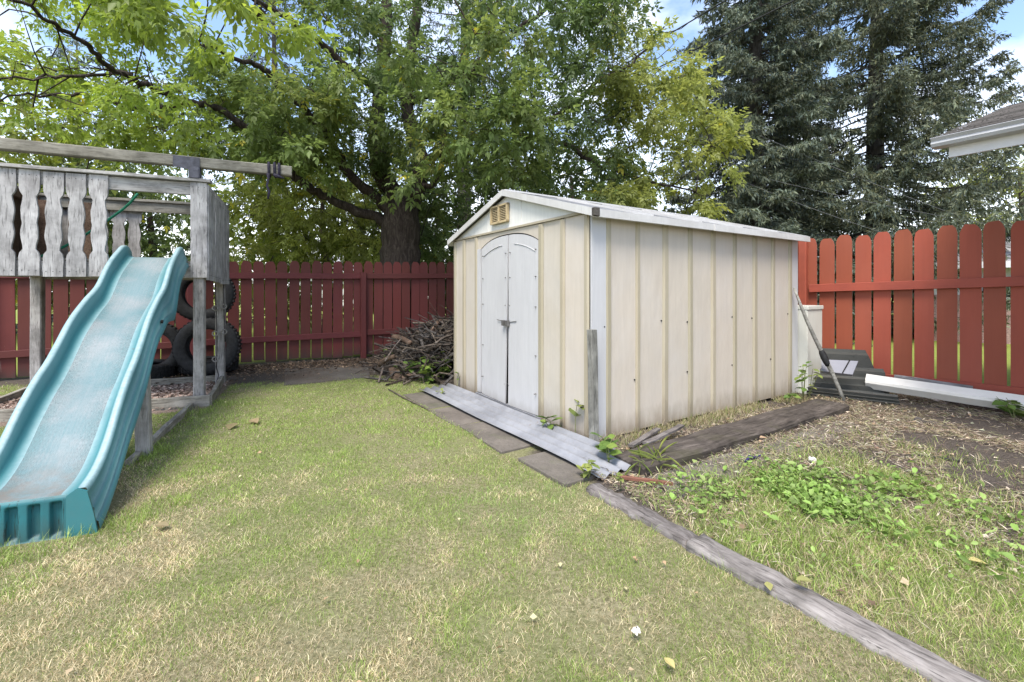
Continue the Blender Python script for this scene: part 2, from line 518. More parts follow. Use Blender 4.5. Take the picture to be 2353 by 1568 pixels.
def slide_mat(worn):
    t = NT('slide_plastic_worn' if worn else 'slide_plastic')
    at = t.n('Attribute'); at.attribute_name = 'wear'
    v = t.coord(rand=False)
    a = t.noise(v, 5, 7, .65); f2 = t.noise(v, 120, 4, .75)
    tc = t.n('TexCoord'); mp = t.n('Mapping'); t.set(mp.inputs['Vector'], tc.outputs['UV']); mp.inputs['Scale'].default_value = (90, 5, 1)
    st = t.noise(mp.outputs[0] if worn else v, 1.0 if worn else 30, 6, .7)
    teal = (.033, .155, .172); pale = (.17, .225, .24)
    col = t.mix(t.ramp(a, [(.3, .0), (.7, .3)]), teal, (.05, .195, .21))
    w = t.n('Math', operation='MULTIPLY'); t.set(w.inputs[0], at.outputs['Fac'])
    t.set(w.inputs[1], t.ramp(st, [(.25, .6), (.6, 1)]))
    col = t.mix(w.outputs[0], col, pale if worn else (.30, .39, .41))
    if worn:
        big = t.noise(v, 2.6, 5, .6)
        col = t.mix(t.ramp(big, [(.42, 0), (.60, .85)]), col, (.25, .265, .27))  # pale patches on the worn bed, painted for highlights on the humps
        col = t.mix(t.ramp(st, [(.42, .35), (.58, 0)]), col, (.12, .20, .215))
        mp2 = t.n('Mapping'); t.set(mp2.inputs['Vector'], tc.outputs['UV']); mp2.inputs['Scale'].default_value = (420, 60, 1)
        scr = t.noise(mp2.outputs[0], 1.0, 5, .75)
        side = t.n('Attribute'); side.attribute_name = 'side'
        dk = t.n('Math', operation='MULTIPLY'); t.set(dk.inputs[0], t.ramp(scr, [(.40, 1), (.54, 0)])); t.set(dk.inputs[1], side.outputs['Fac'])
        col = t.mix(dk.outputs[0], col, (.07, .10, .105))
        foot = t.n('Attribute'); foot.attribute_name = 'footdirt'
        fd = t.n('Math', operation='MULTIPLY'); t.set(fd.inputs[0], t.ramp(t.noise(v, 9, 6, .7), [(.38, 0), (.62, 1)])); t.set(fd.inputs[1], foot.outputs['Fac'])
        col = t.mix(fd.outputs[0], col, (.17, .135, .11))
    else:
        dz = t.noise(v, 3.3, 6, .65)
        col = t.mix(t.ramp(dz, [(.52, 0), (.75, .45)]), col, (.07, .15, .16))
    return t.bsdf(col, .45 if not worn else .6, t.bump(f2, .06, .002), spec=.4)
M['slide'] = slide_mat(False)
M['slide_bed'] = slide_mat(True)
M['slide_foot'] = paint('grimy_slide_plastic', (.028, .15, .17), (.015, .04, .04), .44, (.02, .05, .05), .8, 2, .5, 0, None, .05, (.1, (.05, .07, .06), .7))

def ground_mat():
    t = NT('ground')
    at = t.n('Attribute'); at.attribute_name = 'zone'
    sep = t.n('SeparateColor'); t.set(sep.inputs[0], at.outputs['Color'])
    v = t.coord(rand=False)
    a = t.noise(v, 9, 8, .7); b = t.noise(v, 55, 6, .75); c = t.noise(v, 1.1, 5, .6)
    lawn = t.ramp(b, [(.3, (.07, .06, .035)), (.5, (.23, .20, .12)), (.72, (.44, .38, .26))])
    lawn = t.mix(t.ramp(c, [(.38, .1), (.65, .62)]), lawn, (.15, .185, .06))
    soil = t.ramp(b, [(.3, (.035, .029, .025)), (.55, (.10, .084, .072)), (.78, (.24, .20, .165))])
    soil = t.mix(t.ramp(a, [(.5, 0), (.7, .5)]), soil, (.12, .1, .08))
    chips = t.ramp(b, [(.28, (.05, .035, .028)), (.5, (.22, .165, .135)), (.75, (.42, .35, .30))])
    far = t.ramp(a, [(.3, (.16, .20, .04)), (.7, (.26, .29, .07))])
    col = t.mix(sep.outputs[0], soil, lawn)
    col = t.mix(sep.outputs[1], col, chips)
    col = t.mix(sep.outputs[2], col, far)
    return t.bsdf(col, .95, t.bump(b, .8, .02), spec=.1)
M['ground'] = ground_mat()

# ------------------------------------------------------------------ shed frame of reference
C0 = Vector((0.619, 3.528, 0)); A1 = math.radians(32.4)
D1 = Vector((math.cos(A1), math.sin(A1), 0)); DF = Vector((-math.sin(A1), math.cos(A1), 0))
SL, SW, WH, RH = 3.20, 2.49, 1.81, 2.175
UP = Vector((0, 0, 1))
def S(s, f, z=0.0): return C0 + D1 * s + DF * f + UP * z
def toSF(x, y):
    rx, ry = x - C0.x, y - C0.y
    return rx * D1.x + ry * D1.y, rx * DF.x + ry * DF.y

# left back fence, right fence, play tower axes
BF0 = Vector((-6.63, 6.0, 0)); BFW = Vector((math.cos(.47), math.sin(.47), 0))
RF0 = Vector((5.097, 4.484, 0)); RFW = Vector((-.6298, .7768, 0))
TW = Vector((-3.34, 4.72, 0)); TU = Vector((.922, .388, 0)).normalized(); TV = Vector((-TU.y, TU.x, 0))
def T(s, v, z=0.0): return TW + TU * s + TV * v + UP * z

# ------------------------------------------------------------------ ground sheet
def smoothstep(a, b, x):
    t = np.clip((x - a) / (b - a), 0, 1); return t * t * (3 - 2 * t)
def zones(x, y):
    """lawn, chips, beyond-the-fence weights on the ground"""
    s, f = toSF(x, y)
    rx, ry = x - TW.x, y - TW.y
    u, vv = rx * TU.x + ry * TU.y, rx * TV.x + ry * TV.y
    nz = fbm(x * 1.7, y * 1.7) - .5
    right = (s > -.5) & (f < 0.1)
    bl = (x - BF0.x) * (-BFW.y) + (y - BF0.y) * BFW.x          # distance in front of back fence is negative
    lawn = 1 - smoothstep(-1.75, -1.25, bl + nz * 1.2 + .35 * (x > -3.2) - .9 * (x < -4.6))
    # weedy bed on the right: green towards the camera, bare litter towards the fence
    bed = smoothstep(-.75, -1.5, f + nz * .9) * (1 - smoothstep(.35, 1.15, s + nz * 1.2 + .35 * (f + 1.6)))
    lawn = np.where(right, bed * .85, lawn)
    lawn = np.where((s > -.15) & (f > -.1) & (s < 3.3), 0, lawn)
    chips = ((u > -2.6) & (u < .17) & (vv > -.25) & (vv < 1.25)).astype(float)
    rr = (x - RF0.x) * RFW.y - (y - RF0.y) * RFW.x
    beyond = np.maximum(smoothstep(.1, .5, bl), smoothstep(.1, .5, rr))
    return lawn, chips, beyond
def gz(x, y): return (fbm(np.asarray(x) * 1.3 + 9, np.asarray(y) * 1.3) - .5) * .035
def axis(lo, hi, st, far):
    a = list(np.arange(lo, hi + 1e-6, st)); k = st; x = hi
    R = []
    while x < far: k *= 1.5; x += k; R.append(x)
    Lf = [lo - (r - hi) for r in R][::-1]
    return np.array(Lf + a + R)
xs, ys = axis(-9, 9, .09, 400), axis(0.2, 12, .09, 400)
XX, YY = np.meshgrid(xs, ys)
near = (np.abs(XX) < 12) & (YY > -2) & (YY < 14)
ZZ = np.where(near, gz(XX, YY), 0)
Vg = np.stack([XX.ravel(), YY.ravel(), ZZ.ravel()], 1)
nx, ny = len(xs), len(ys)
ii, jj = np.meshgrid(np.arange(nx - 1), np.arange(ny - 1))
b0 = (jj * nx + ii).ravel()
Fg = np.stack([b0, b0 + 1, b0 + nx + 1, b0 + nx], 1)
grd = soup('ground', Vg, Fg, M['ground'], kind='structure', smooth=True)
l_, c_, y_ = zones(Vg[:, 0], Vg[:, 1])
ca = grd.data.color_attributes.new('zone', 'FLOAT_COLOR', 'POINT')
z4 = np.ones((len(Vg), 4), np.float32); z4[:, 0] = l_; z4[:, 1] = c_; z4[:, 2] = y_
ca.data.foreach_set('color', z4.ravel())

# ------------------------------------------------------------------ SHED
shed = thing('garden_shed', S(SL / 2, SW / 2), 'cream metal garden shed with white double doors and low gable roof', 'shed')
def panel_box(name, mat, s0, s1, f0, f1, z0, z1, parent=shed, bevel=0):
    return MB().box(S((s0 + s1) / 2, (f0 + f1) / 2, (z0 + z1) / 2), D1 * (s1 - s0), DF * (f1 - f0), UP * (z1 - z0)).build(name, mat, parent, bevel=bevel)
def rib(p0, p1, out, along, w, d, z0, z1, mat=None, name='wall_rib'):
    """folded steel rib standing on a wall; p0,p1 its edges"""
    c = (p0 + p1) / 2
    hw = w / 2
    bend = [rnd.uniform(-.003, .003) for _ in range(5)]
    zs = [z0 + (z1 - z0) * i / 4 for i in range(5)]
    vs, fs = [], []
    for z, b in zip(zs, bend):
        for a, o in ((-hw, 0), (-hw * .55, d), (hw * .55, d), (hw, 0)):
            vs.append(c + along * (a + b) + out * o + UP * z)
    for i in range(4):
        for k in range(3): fs.append((i * 4 + k, i * 4 + k + 1, i * 4 + k + 5, i * 4 + k + 4))
    fs += [(3, 2, 1, 0), (16, 17, 18, 19)]
    return MB().add(vs, fs).build(name, mat or M['tan'], shed)
TH = .012
# long side (f = 0): panels and ribs
ribs = [(.158, .208), (.504, .545), (.842, .91), (1.20, 1.255), (1.545, 1.611), (1.909, 1.962), (2.268, 2.343), (2.635, 2.693), (2.996, 3.055)]
panel_box('corner_strip', M['white'], .004, .158, -.006, TH, .02, WH)
prev = .158
for k, (a, b) in enumerate(ribs):
    c = (a + b) / 2
    if k: panel_box('wall_panel', M['cream'], prev + .001, c - .001, rnd.uniform(-.002, .002), TH, .015 + rnd.uniform(0, .012), WH)
    rib(S(a - .004, -.001), S(b + .004, -.001), -DF, D1, b - a + .012, .017, .012, WH - .004)
    prev = c
panel_box('corner_strip', M['white'], 3.026, 3.2, -.006, TH, .02, WH)
# front (s = 0)
fr = [(.022, .068), (.323, .375), (.626, .693), (1.872, 1.935), (2.185, 2.25), (2.44, 2.488)]
for a, b in fr: rib(S(-.001, a), S(-.001, b), -D1, DF, b - a + .01, .017, .015, WH - .01)
for a, b in ((.046, .349), (.349, .66), (1.905, 2.218), (2.218, 2.465)):
    panel_box('wall_panel', M['cream'], rnd.uniform(-.002, .002), TH, a + .001, b - .001, .02, WH)
# door jamb, header with arched opening
panel_box('door_jamb', M['white'], -.012, .02, 1.795, 1.872, .06, 1.665)
arch = lambda f: 1.665 + .108 * (1 - abs((f - 1.245) / .552) ** 2.6)
N = 16
pts = [S(-.003, .665, WH - .002), S(-.003, 1.868, WH - .002), S(-.003, 1.868, 1.665)]
pts += [S(-.003, 1.797 - (1.797 - .693) * i / N, arch(1.797 - (1.797 - .693) * i / N)) for i in range(N + 1)] + [S(-.003, .665, 1.665)]
MB().prism(pts, D1 * .014).build('door_header', M['cream'], shed)
def door(f0, f1, sgap_bottom, side):
    n = 10
    fa = [f0 + (f1 - f0) * i / n for i in range(n + 1)]
    lean = lambda f, z: -.004 - .03 * max(0, 1 - z / 1.2) * (abs(f - side) / .55)
    pts = [(f, min(arch(f), 1.775) - .012) for f in fa] + [(f1, .055), (f0, .055)]
    cut = lambda f, z: f + (sgap_bottom * max(0, 1 - z / .95) if abs(f - 1.215) < .03 else 0)
    P = [S(lean(f, z), cut(f, z), z) for f, z in pts]
    o = MB().prism(P, D1 * .016).build('door', M['white'], shed)
    # embossed arch line and edge bolts
    m = MB()
    em = [S(-.007, f, arch(f) - .1 - .05 * abs(f - 1.245)) for f in fa[1:-2]] if side < 1.2 else [S(-.007, f, arch(f) - .1 - .05 * abs(f - 1.245)) for f in fa[2:-1]]
    m.tube(em, .0045, 5).build('embossed_arch', M['white'], o, True)
    k = MB()
    for f in (f0 + .035, f1 - .035):
        for z in (.25, .6, 1.05, 1.33, 1.58): k.tube([S(-.03 if z < .3 else -.02, f, z), S(.01, f, z)], .0055, 6)
    k.build('bolts', M['metal'], o, kind='stuff')
    h = MB().box(S(-.04, 1.215 + (.035 if side > 1.2 else -.03), .872), D1 * .03, DF * .045, UP * .055)
    h.tube([S(-.022, 1.215 + (.05 if side > 1.2 else -.05), .885), S(-.022, 1.215 + (.2 if side > 1.2 else -.17), .898)], .004, 5)
    h.build('handle', M['metal'], o)
    return o
door(.697, 1.207, -.03, .697)
door(1.223, 1.776, .018, 1.776)
panel_box('gap_shade_sheet', M['dark'], .014, .03, .66, 1.9, .03, 1.79)  # black sheet painted for the shade behind the door gaps
panel_box('door_sill', M['galv'], -.028, .012, .64, 1.89, .01, .05)
# far walls and inside
panel_box('wall_panel', M['cream'], SL - TH, SL, 0.02, SW - .02, .02, WH)
panel_box('wall_panel', M['cream'], 0.02, SL - .02, SW - TH, SW, .02, WH)
# gables
for s0, sgn in ((-.004, 1), (SL + .004, -1)):
    MB().prism([S(s0, .0, WH + .003), S(s0, SW, WH + .003), S(s0, SW / 2, RH - .01)], D1 * (.012 * sgn)).build('gable', M['gable'], shed)
gb = MB()
gb.box(S(-.012, SW / 2, WH + .012), D1 * .018, DF * SW, UP * .02)
gb.build('gable_rail', M['tan'], shed)
for f in (.98, 1.63): panel_box('gable_seam', M['gable'], -.009, -.003, f - .008, f + .008, WH + .025, RH - .02 - abs(f - SW / 2) * .29)
# vent
vt = MB()
vf0, vf1, vz0, vz1 = 1.19, 1.53, 1.895, 2.085
for a, b, c, d in ((vf0, vf1, vz0, vz0 + .018), (vf0, vf1, vz1 - .018, vz1), (vf0, vf0 + .02, vz0, vz1), (vf1 - .02, vf1, vz0, vz1), (1.35, 1.37, vz0, vz1)):
    vt.box(S(-.026, (a + b) / 2, (c + d) / 2), D1 * .03, DF * (b - a), UP * (d - c))
vent = vt.build('vent', M['vent'], shed)
for k in range(9):
    z = vz0 + .028 + k * (vz1 - vz0 - .05) / 8
    MB().box(S(-.02, (vf0 + vf1) / 2, z), D1 * .022 + UP * .014, DF * (vf1 - vf0 - .03), UP * .005).build('slat', M['vent'], vent)
panel_box('vent_back', M['dark'], -.0085, -.0055, vf0 + .01, vf1 - .01, vz0 + .01, vz1 - .01, vent)
# roof: two slopes in panels with standing seams, fascia, ridge cap
OV, OG = .085, .05
slope = (RH - WH) / (SW / 2)
def roofpt(s, f, dz=0): return S(s, f, WH + .012 + slope * min(f, SW - f) + dz)
e0, e1 = -OV, SW + OV
for side in (0, 1):
    f_e, f_r = (e0, SW / 2) if side == 0 else (e1, SW / 2)
    zz = lambda f: WH + .02 + slope * (f if side == 0 else SW - f)
    nP = 5
    for k in range(nP):
        s0 = -OG + (SL + 2 * OG) * k / nP + .001; s1 = -OG + (SL + 2 * OG) * (k + 1) / nP - .001
        MB().prism([S(s0, f_e, zz(f_e)), S(s1, f_e, zz(f_e)), S(s1, f_r, zz(f_r)), S(s0, f_r, zz(f_r))], UP * .014).build('roof_panel', M['roof'], shed)
        if k:
            MB().box((S(s0, f_e, zz(f_e)) + S(s0, f_r, zz(f_r))) / 2 + UP * .022, D1 * .03, S(s0, f_r, zz(f_r)) - S(s0, f_e, zz(f_e)), UP * .022).build('roof_seam', M['fascia'], shed)
    # eave fascia, in two lengths with a small lap
    for a, b, dz in ((-OG + .04, SL * .46, 0), (SL * .46 - .03, SL + OG, -.004)):
        fo = f_e - (.012 if side == 0 else -.012) * (1 + (dz != 0))
        MB().box(S((a + b) / 2, fo, zz(f_e) - .012 + dz), D1 * (b - a), DF * .014, UP * .060).build('eave_fascia', M['fascia'], shed)
    # gable fascia
    for s_g in (-OG - .008, SL + OG + .008):
        p0, p1 = S(s_g, f_e, zz(f_e) - .006), S(s_g, f_r, zz(f_r) - .006)
        MB().box((p0 + p1) / 2, p1 - p0, D1 * .014, UP * .062).build('gable_fascia', M['fascia'], shed)
    soff = MB().prism([S(-OG, f_e, zz(f_e) - .045), S(SL + OG, f_e, zz(f_e) - .045), S(SL + OG, 0 if side == 0 else SW, WH - .004), S(-OG, 0 if side == 0 else SW, WH - .004)], UP * .004)
    soff.build('soffit', M['gable'], shed)
MB().box(S(SL / 2, SW / 2, RH + .03), D1 * (SL + 2 * OG + .02), DF * .12, UP * .016).build('ridge_cap', M['fascia'], shed)
MB().box(S(-OG + .01, -OV - .012, WH - .01), D1 * .05, DF * .035, UP * .06).build('corner_clip', M['tie'], shed)
sc = MB()
for k, (a, b) in enumerate(ribs):
    for z in ([.91 + .012 * ((k * 7) % 3)] if k % 3 != 1 else []) + ([.45] if k % 2 else []):
        sc.tube([S(a - .02, -.008, z), S(a - .02, .004, z)], .007, 6)
sc.build('screws', M['dark'], shed, kind='stuff')

# things round the shed --------------------------------------------------
plank('corner_post', S(-.03, -.075, -.1), S(-.042, -.06, .90), .056, .064, M['post_x'], None, D1, 5, .004)
tag(bpy.data.objects['corner_post'], 'short weathered wooden post upright at the front corner of the shed', 'post')

def sheet():
    n, m = 40, 10
    s0, s1, f0, f1 = -.475, -.05, -.56, 2.42
    def fn(u, v):
        s = s0 + (s1 - s0) * u
        f = f0 + (f1 - f0) * v
        s += -.03 * (v < .5) * 0 + .05 * (1 - v) - .02
        z = .038 + .012 * math.cos(u * 2 * math.pi * 4.5) + .02 * u - .006 * (1 - u) + .005 * math.sin(v * 9)
        if v == 0: z += -.012
        return S(s, f, z)
    mb = MB().grid(fn, n, m)
    o = free(mb, 'corrugated_sheet', M['galv'], 'long grey corrugated metal sheet lying along the front of the shed', 'metal sheet', smooth=True)
    so = o.modifiers.new('thick', 'SOLIDIFY'); so.thickness = .003
    return o
sheet()
for k, (a, b, c, d, lab) in enumerate((( -.71, -.14, .97, 1.6, 'brown concrete paver halfway along the shed front, near the closed doors'), (-.715, -.14, 1.62, 2.36, 'brown concrete paver farthest from the camera along the shed front'), (-.705, -.13, .19, .93, 'brown concrete paver in front of the right-hand shed door'), (-.67, -.12, -.5, .02, 'brown concrete paver nearest the camera beside the shed corner'))):
    jit = lambda: rnd.uniform(-.02, .02)
    z = .010 + .003 * k
    P = [S(a + jit(), c, z - .05), S(b, c + jit(), z - .05), S(b, d, z - .05), S(a + jit(), d + jit(), z - .05)]
    free(MB().prism(P, UP * .05), 'paver', M['concrete'], lab, 'paver', 'pavers along the shed front', bevel=.006)

# thick dark plank beside the long wall, and flagstones under litter
def bent_plank():
    n = 12
    def sec(i):
        t = i / n
        s = -.16 + 2.95 * t
        off = .04 * math.sin(t * math.pi) + (.05 if t > .5 else 0) * min(1, (t - .5) * 4)
        return s, -.66 - off * .2, -.38 + off * .3
    mb = MB(); vs, fs = [], []
    for i in range(n + 1):
        s, a, b = sec(i)
        top = .066 + .007 * math.sin(i * 1.7)
        j = [rnd.uniform(-.006, .006) for _ in range(6)]
        for f, z in ((a + j[0], -.02), (a + j[1], top - .014), (a + .016, top + j[4] * .4), (b - .016, top + j[5] * .4), (b + j[2], top - .014), (b + j[3], -.02)):
            vs.append(S(s, f, z))
    for i in range(n):
        for k in range(5): fs.append((i * 6 + k, (i + 1) * 6 + k, (i + 1) * 6 + k + 1, i * 6 + k + 1))
    fs += [tuple(range(6)), tuple(n * 6 + k for k in range(6))[::-1]]
    o = free(mb.add(vs, fs), 'timber_plank', M['tie_s'], 'thick dark old plank lying along the long side of the shed', 'plank')
M['tie_s'] = wood('dark_plank', (.028, .023, .019), (.075, .063, .053), (.14, .12, .105), 0, .8, .05, .8, moss=(.06, .055, .035))
# grain has to follow the shed's long side: rotate the object so that local X runs along it
bent_plank()
_o = bpy.data.objects['timber_plank']
_R = Matrix.Rotation(A1, 4, 'Z')
_o.data.transform(_R.inverted()); _o.rotation_euler = (0, 0, A1)
for k, (s0, s1, f0, f1, lab) in enumerate(((-.2, .35, -.98, -.70, 'dark flagstone nearest the timber edging, half under grass'), (.38, .95, -1.0, -.72, 'dark flagstone with purple scrap at its edge'), (1.0, 1.45, -.98, -.76, 'third dark flagstone from the timber edging'), (1.5, 2.3, -1.0, -.76, 'dark flagstone nearest the leaning pole, strewn with straw'))):
    jit = lambda: rnd.uniform(-.03, .03)
    P = [S(s0 + jit(), f0 + jit(), -.03), S(s1 + jit(), f0 + jit(), -.03), S(s1 + jit(), f1, -.03), S(s0, f1, -.03)]
    free(MB().prism(P, UP * .048), 'flagstone', M['concrete'], lab, 'flagstone', 'flagstones beside the plank', bevel=.006)
for k, (s0, f0, s1, f1, z, lab) in enumerate(((.12, -.3, .62, -.14, .02, 'brown broken board scrap against the foot of the shed wall'), (.2, -.37, .78, -.24, .045, 'grey split batten lying between plank and shed wall'))):
    o = plank('board_scrap', S(s0, f0, z + .03), S(s1, f1, z + .03), .045, .02, M['timber2'], None, UP, 4, .006)
    tag(o, lab, 'board', 'board scraps by the shed')

# landscape timbers
def old_timber(a, b, mat, label, top=.04, hw=.072, seed=1):
    r = random.Random(seed); n = 30
    vs, fs = [], []
    M_, L_ = frame(S(-.535, a, 0), S(-.535, b, 0))
    for i in range(n + 1):
        x = -L_ / 2 + L_ * i / n
        w1, w2 = hw + r.uniform(-.012, .008) + .006 * math.sin(i * .9), hw + r.uniform(-.012, .008) + .006 * math.sin(i * .7 + 2)
        t1, t2 = top + r.uniform(-.005, .004), top + r.uniform(-.005, .004)
        mid = top + .006 + r.uniform(-.006, .003)
        for y, z in ((-w1, -.08), (-w1, t1 * .35), (-w1 * .84, t1), (-w1 * .3, mid), (w2 * .25, mid - r.uniform(0, .008)), (w2 * .8, t2), (w2, t2 * .35), (w2, -.08)):
            vs.append((x, y, z))
    for i in range(n):
        for k in range(7): fs.append((i * 8 + k, (i + 1) * 8 + k, (i + 1) * 8 + k + 1, i * 8 + k + 1))
    fs += [tuple(range(8)), tuple(n * 8 + k for k in range(8))[::-1]]
    me = bpy.data.meshes.new('landscape_timber'); me.from_pydata(vs, [], [f[::-1] for f in fs]); me.update(); me.materials.append(mat)
    me.polygons.foreach_set('use_smooth', [True] * len(me.polygons))
    tag(link('landscape_timber', me, None, M_), label, 'timber', 'landscape timbers edging the lawn')
old_timber(-.60, -1.30, M['timber2'], 'dark half-buried landscape timber next to the shed corner', .022, .06, 3)
old_timber(-1.31, -3.1, M['timber'], 'pale weathered landscape timber running out of the bottom right', .028, .07, 5)
plank('rusty_pipe', S(-.33, -.63, .03), S(-.12, -.86, .025), .022, .022, plain('rust', (.17, .075, .05), .85), None, UP, 3, .003)
tag(bpy.data.objects['rusty_pipe'], 'short rust-red stick poking out by the end of the metal sheet', 'stick')

# ------------------------------------------------------------------ FENCES
def picket_mesh(w, h, mat, ear, var):
    hw = w / 2; e = ear * w
    out = [(-hw, 0), (hw, 0), (hw, h - e * 1.15), (hw - e * .35, h - e * .45), (hw - e, h), (-hw + e, h), (-hw + e * .35, h - e * .45), (-hw, h - e * 1.15)]
    r = random.Random(var)
    out = [(x + r.uniform(-.0025, .0025), z + r.uniform(-.004, .004)) for x, z in out]
    mb = MB().prism([(x, 0, z) for x, z in out], (0, .019, 0))
    me = bpy.data.meshes.new('picket'); me.from_pydata(mb.v, [], mb.f); me.update(); me.materials.append(mat)
    return me
def fence(name, label, P0, W, t0, t1, pitch, bw, top, mz, mx, posts, rails, inward, skew=0, wide_gap=.0):
    root = thing(name, P0, label, 'fence')
    ang = math.atan2(W.y, W.x)
    nrm = Vector((-W.y, W.x, 0)) * inward                 # towards the yard
    meshes = [picket_mesh(bw, 1.0, mz, .26, 10 + i) for i in range(5)]
    t = t0; k = 0
    while t < t1:
        z0 = .05 + rnd.uniform(-.02, .02)
        h = top(t) - z0 + rnd.uniform(-.012, .012)
        o = bpy.data.objects.new('picket', rnd.choice(meshes)); COL.objects.link(o)
        o.parent = root
        p = W * t + nrm * (-.012 + rnd.uniform(-.004, .004)) + UP * z0
        o.location = p
        o.rotation_euler = (rnd.uniform(-.006, .006), rnd.uniform(-.006, .006) + skew, ang + (math.pi if inward > 0 else 0))
        o.scale = (1 + rnd.uniform(-.03, .012), 1, h)
        t += pitch + rnd.uniform(-.005, .006) + wide_gap; k += 1
    for a, b, za, zb, hh in rails:
        plank('rail', P0 + W * a + nrm * .022 + UP * za, P0 + W * b + nrm * .022 + UP * zb, .036, hh, mx, root, UP, 5, .003)
    for t, h in posts:
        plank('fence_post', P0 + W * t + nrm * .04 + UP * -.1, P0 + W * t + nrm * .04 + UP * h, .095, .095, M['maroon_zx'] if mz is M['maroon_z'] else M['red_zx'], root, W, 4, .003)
    return root
M['maroon_zx'] = paint('maroon_shade_post_paint', (.105, .024, .023), (.28, .22, .19), .28, (.08, .02, .02), .4, 0, .62, .1)  # posts get the same tree shade mixed into their maroon
M['red_zx'] = paint('red_post_paint', (.335, .084, .047), (.30, .24, .19), .25, (.11, .03, .025), .4, 0, .6, .1)
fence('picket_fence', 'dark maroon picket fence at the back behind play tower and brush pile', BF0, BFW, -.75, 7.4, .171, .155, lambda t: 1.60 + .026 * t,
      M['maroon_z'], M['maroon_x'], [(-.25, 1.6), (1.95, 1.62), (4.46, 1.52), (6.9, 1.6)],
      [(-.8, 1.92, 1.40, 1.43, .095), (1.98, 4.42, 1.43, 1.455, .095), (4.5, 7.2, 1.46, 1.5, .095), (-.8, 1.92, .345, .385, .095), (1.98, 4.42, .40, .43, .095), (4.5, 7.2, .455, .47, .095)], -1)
fence('picket_fence', 'tall red picket fence on the right behind the shed', RF0, RFW, -.535, 2.75, .183, .163, lambda t: 1.915 - .02 * t,
      M['red_z'], M['red_x'], [(1.93, 1.87), (-.6, 1.9)],
      [(-.5, 1.86, 1.315, 1.225, .1), (-.5, 1.86, .19, .15, .11)], 1)

# ------------------------------------------------------------------ PLAY TOWER
tower = thing('play_tower', T(-.85, .56), 'grey weathered wooden play tower with wavy railing boards', 'play tower')
M['grey_px'] = wood('tower_post_wood', (.17, .16, .15), (.34, .325, .31), (.46, .44, .425), 0)
for s, v, z in ((.045, .045, 2.3), (.04, 1.13, 2.2), (-1.72, 1.13, 2.2), (-1.72, .045, 2.3)):
    plank('post', T(s, v, -.1), T(s, v, z), .098, .098, M['grey_px'], tower, TU, 4, .003)
def wavy_mesh(w, h, var, plain_board=False):
    r = random.Random(var); n = 28
    key = [(0, 1), (.195, 1), (.215, .93), (.25, .60), (.29, .64), (.37, .86), (.44, .80), (.5, .70), (.56, .80), (.63, .87), (.70, .68), (.745, .58), (.785, .88), (.815, 1), (1, 1)]
    def hwid(t):
        for (a, x), (b, y) in zip(key, key[1:]):
            if t <= b: return x + (y - x) * (t - a) / (b - a)
        return 1
    L = [(-(w / 2) * (1 if plain_board else hwid(i / n)) + r.uniform(-.002, .002), h * i / n) for i in range(n + 1)]
    R = [((w / 2) * (1 if plain_board else hwid(i / n)) + r.uniform(-.002, .002), h * i / n) for i in range(n + 1)]
    vs, fs = [], []
    for (a, z), (b, _) in zip(L, R):
        vs += [(a, 0, z), (b, 0, z), (b, .022, z), (a, .022, z)]
    for i in range(n):
        for k in range(4): fs.append((i * 4 + k, i * 4 + (k + 1) % 4, (i + 1) * 4 + (k + 1) % 4, (i + 1) * 4 + k))
    fs += [(3, 2, 1, 0), (n * 4, n * 4 + 1, n * 4 + 2, n * 4 + 3)]
    me = bpy.data.meshes.new('board'); me.from_pydata(vs, [], fs); me.update(); me.materials.append(M['grey_z'])
    return me
wm_ = [wavy_mesh(.147, 1.0, i) for i in range(3)]
pm_ = [wavy_mesh(.146, 1.0, 20 + i, True) for i in range(3)]
nailm = MB()
for x in (-.05, 0, .05):
    for z in (.05, .95): nailm.tube([(x, -.002, z), (x, .004, z)], .004, 5)
nail_me = bpy.data.meshes.new('nails'); nail_me.from_pydata(nailm.v, [], nailm.f); nail_me.materials.append(M['dark'])
def board(s, v, z0, h, me, ang, name='railing_board', nails=True):
    o = bpy.data.objects.new(name, me); COL.objects.link(o); o.parent = tower
    o.location = T(s, v, z0) - tower.location
    o.rotation_euler = (rnd.uniform(-.004, .004), rnd.uniform(-.008, .008), ang)
    o.scale = (1, 1, h)
    if nails:
        k = bpy.data.objects.new('nails', nail_me); COL.objects.link(k); k.parent = o; k['kind'] = 'stuff'
    return o
ANG = math.atan2(TU.y, TU.x)
for k in range(6):
    board(-.763 - .17 * k, -.033, 1.335 + rnd.uniform(-.006, .006), .99, wm_[k % 3], ANG)
board(.057, -.033, 1.335, .995, pm_[0], ANG)
# right side boards
for k in range(7):
    board(.14, .055 + .168 * k, 1.315 - .007 * k + rnd.uniform(-.015, .015), 1.0 - .008 * k - (.03 if k == 3 else 0), pm_[k % 3], ANG + math.pi / 2 + rnd.uniform(-.02, .02))
# rear and left boards
for s in (-.853, -1.0, -1.17, -1.34, -1.5): board(s, 1.155, 1.33, .9, wm_[1], ANG + .01)
MB().box(T(-1.78, .55, 1.82), TU * .018, TV * 1.05, UP * .95).build('side_sheet', M['brown_wood'], tower)
for s in (-1.55, -1.28): plank('inner_board', T(s, .95, 1.35), T(s, .95, 2.2), .2, .02, M['brown_wood'], tower, TV)
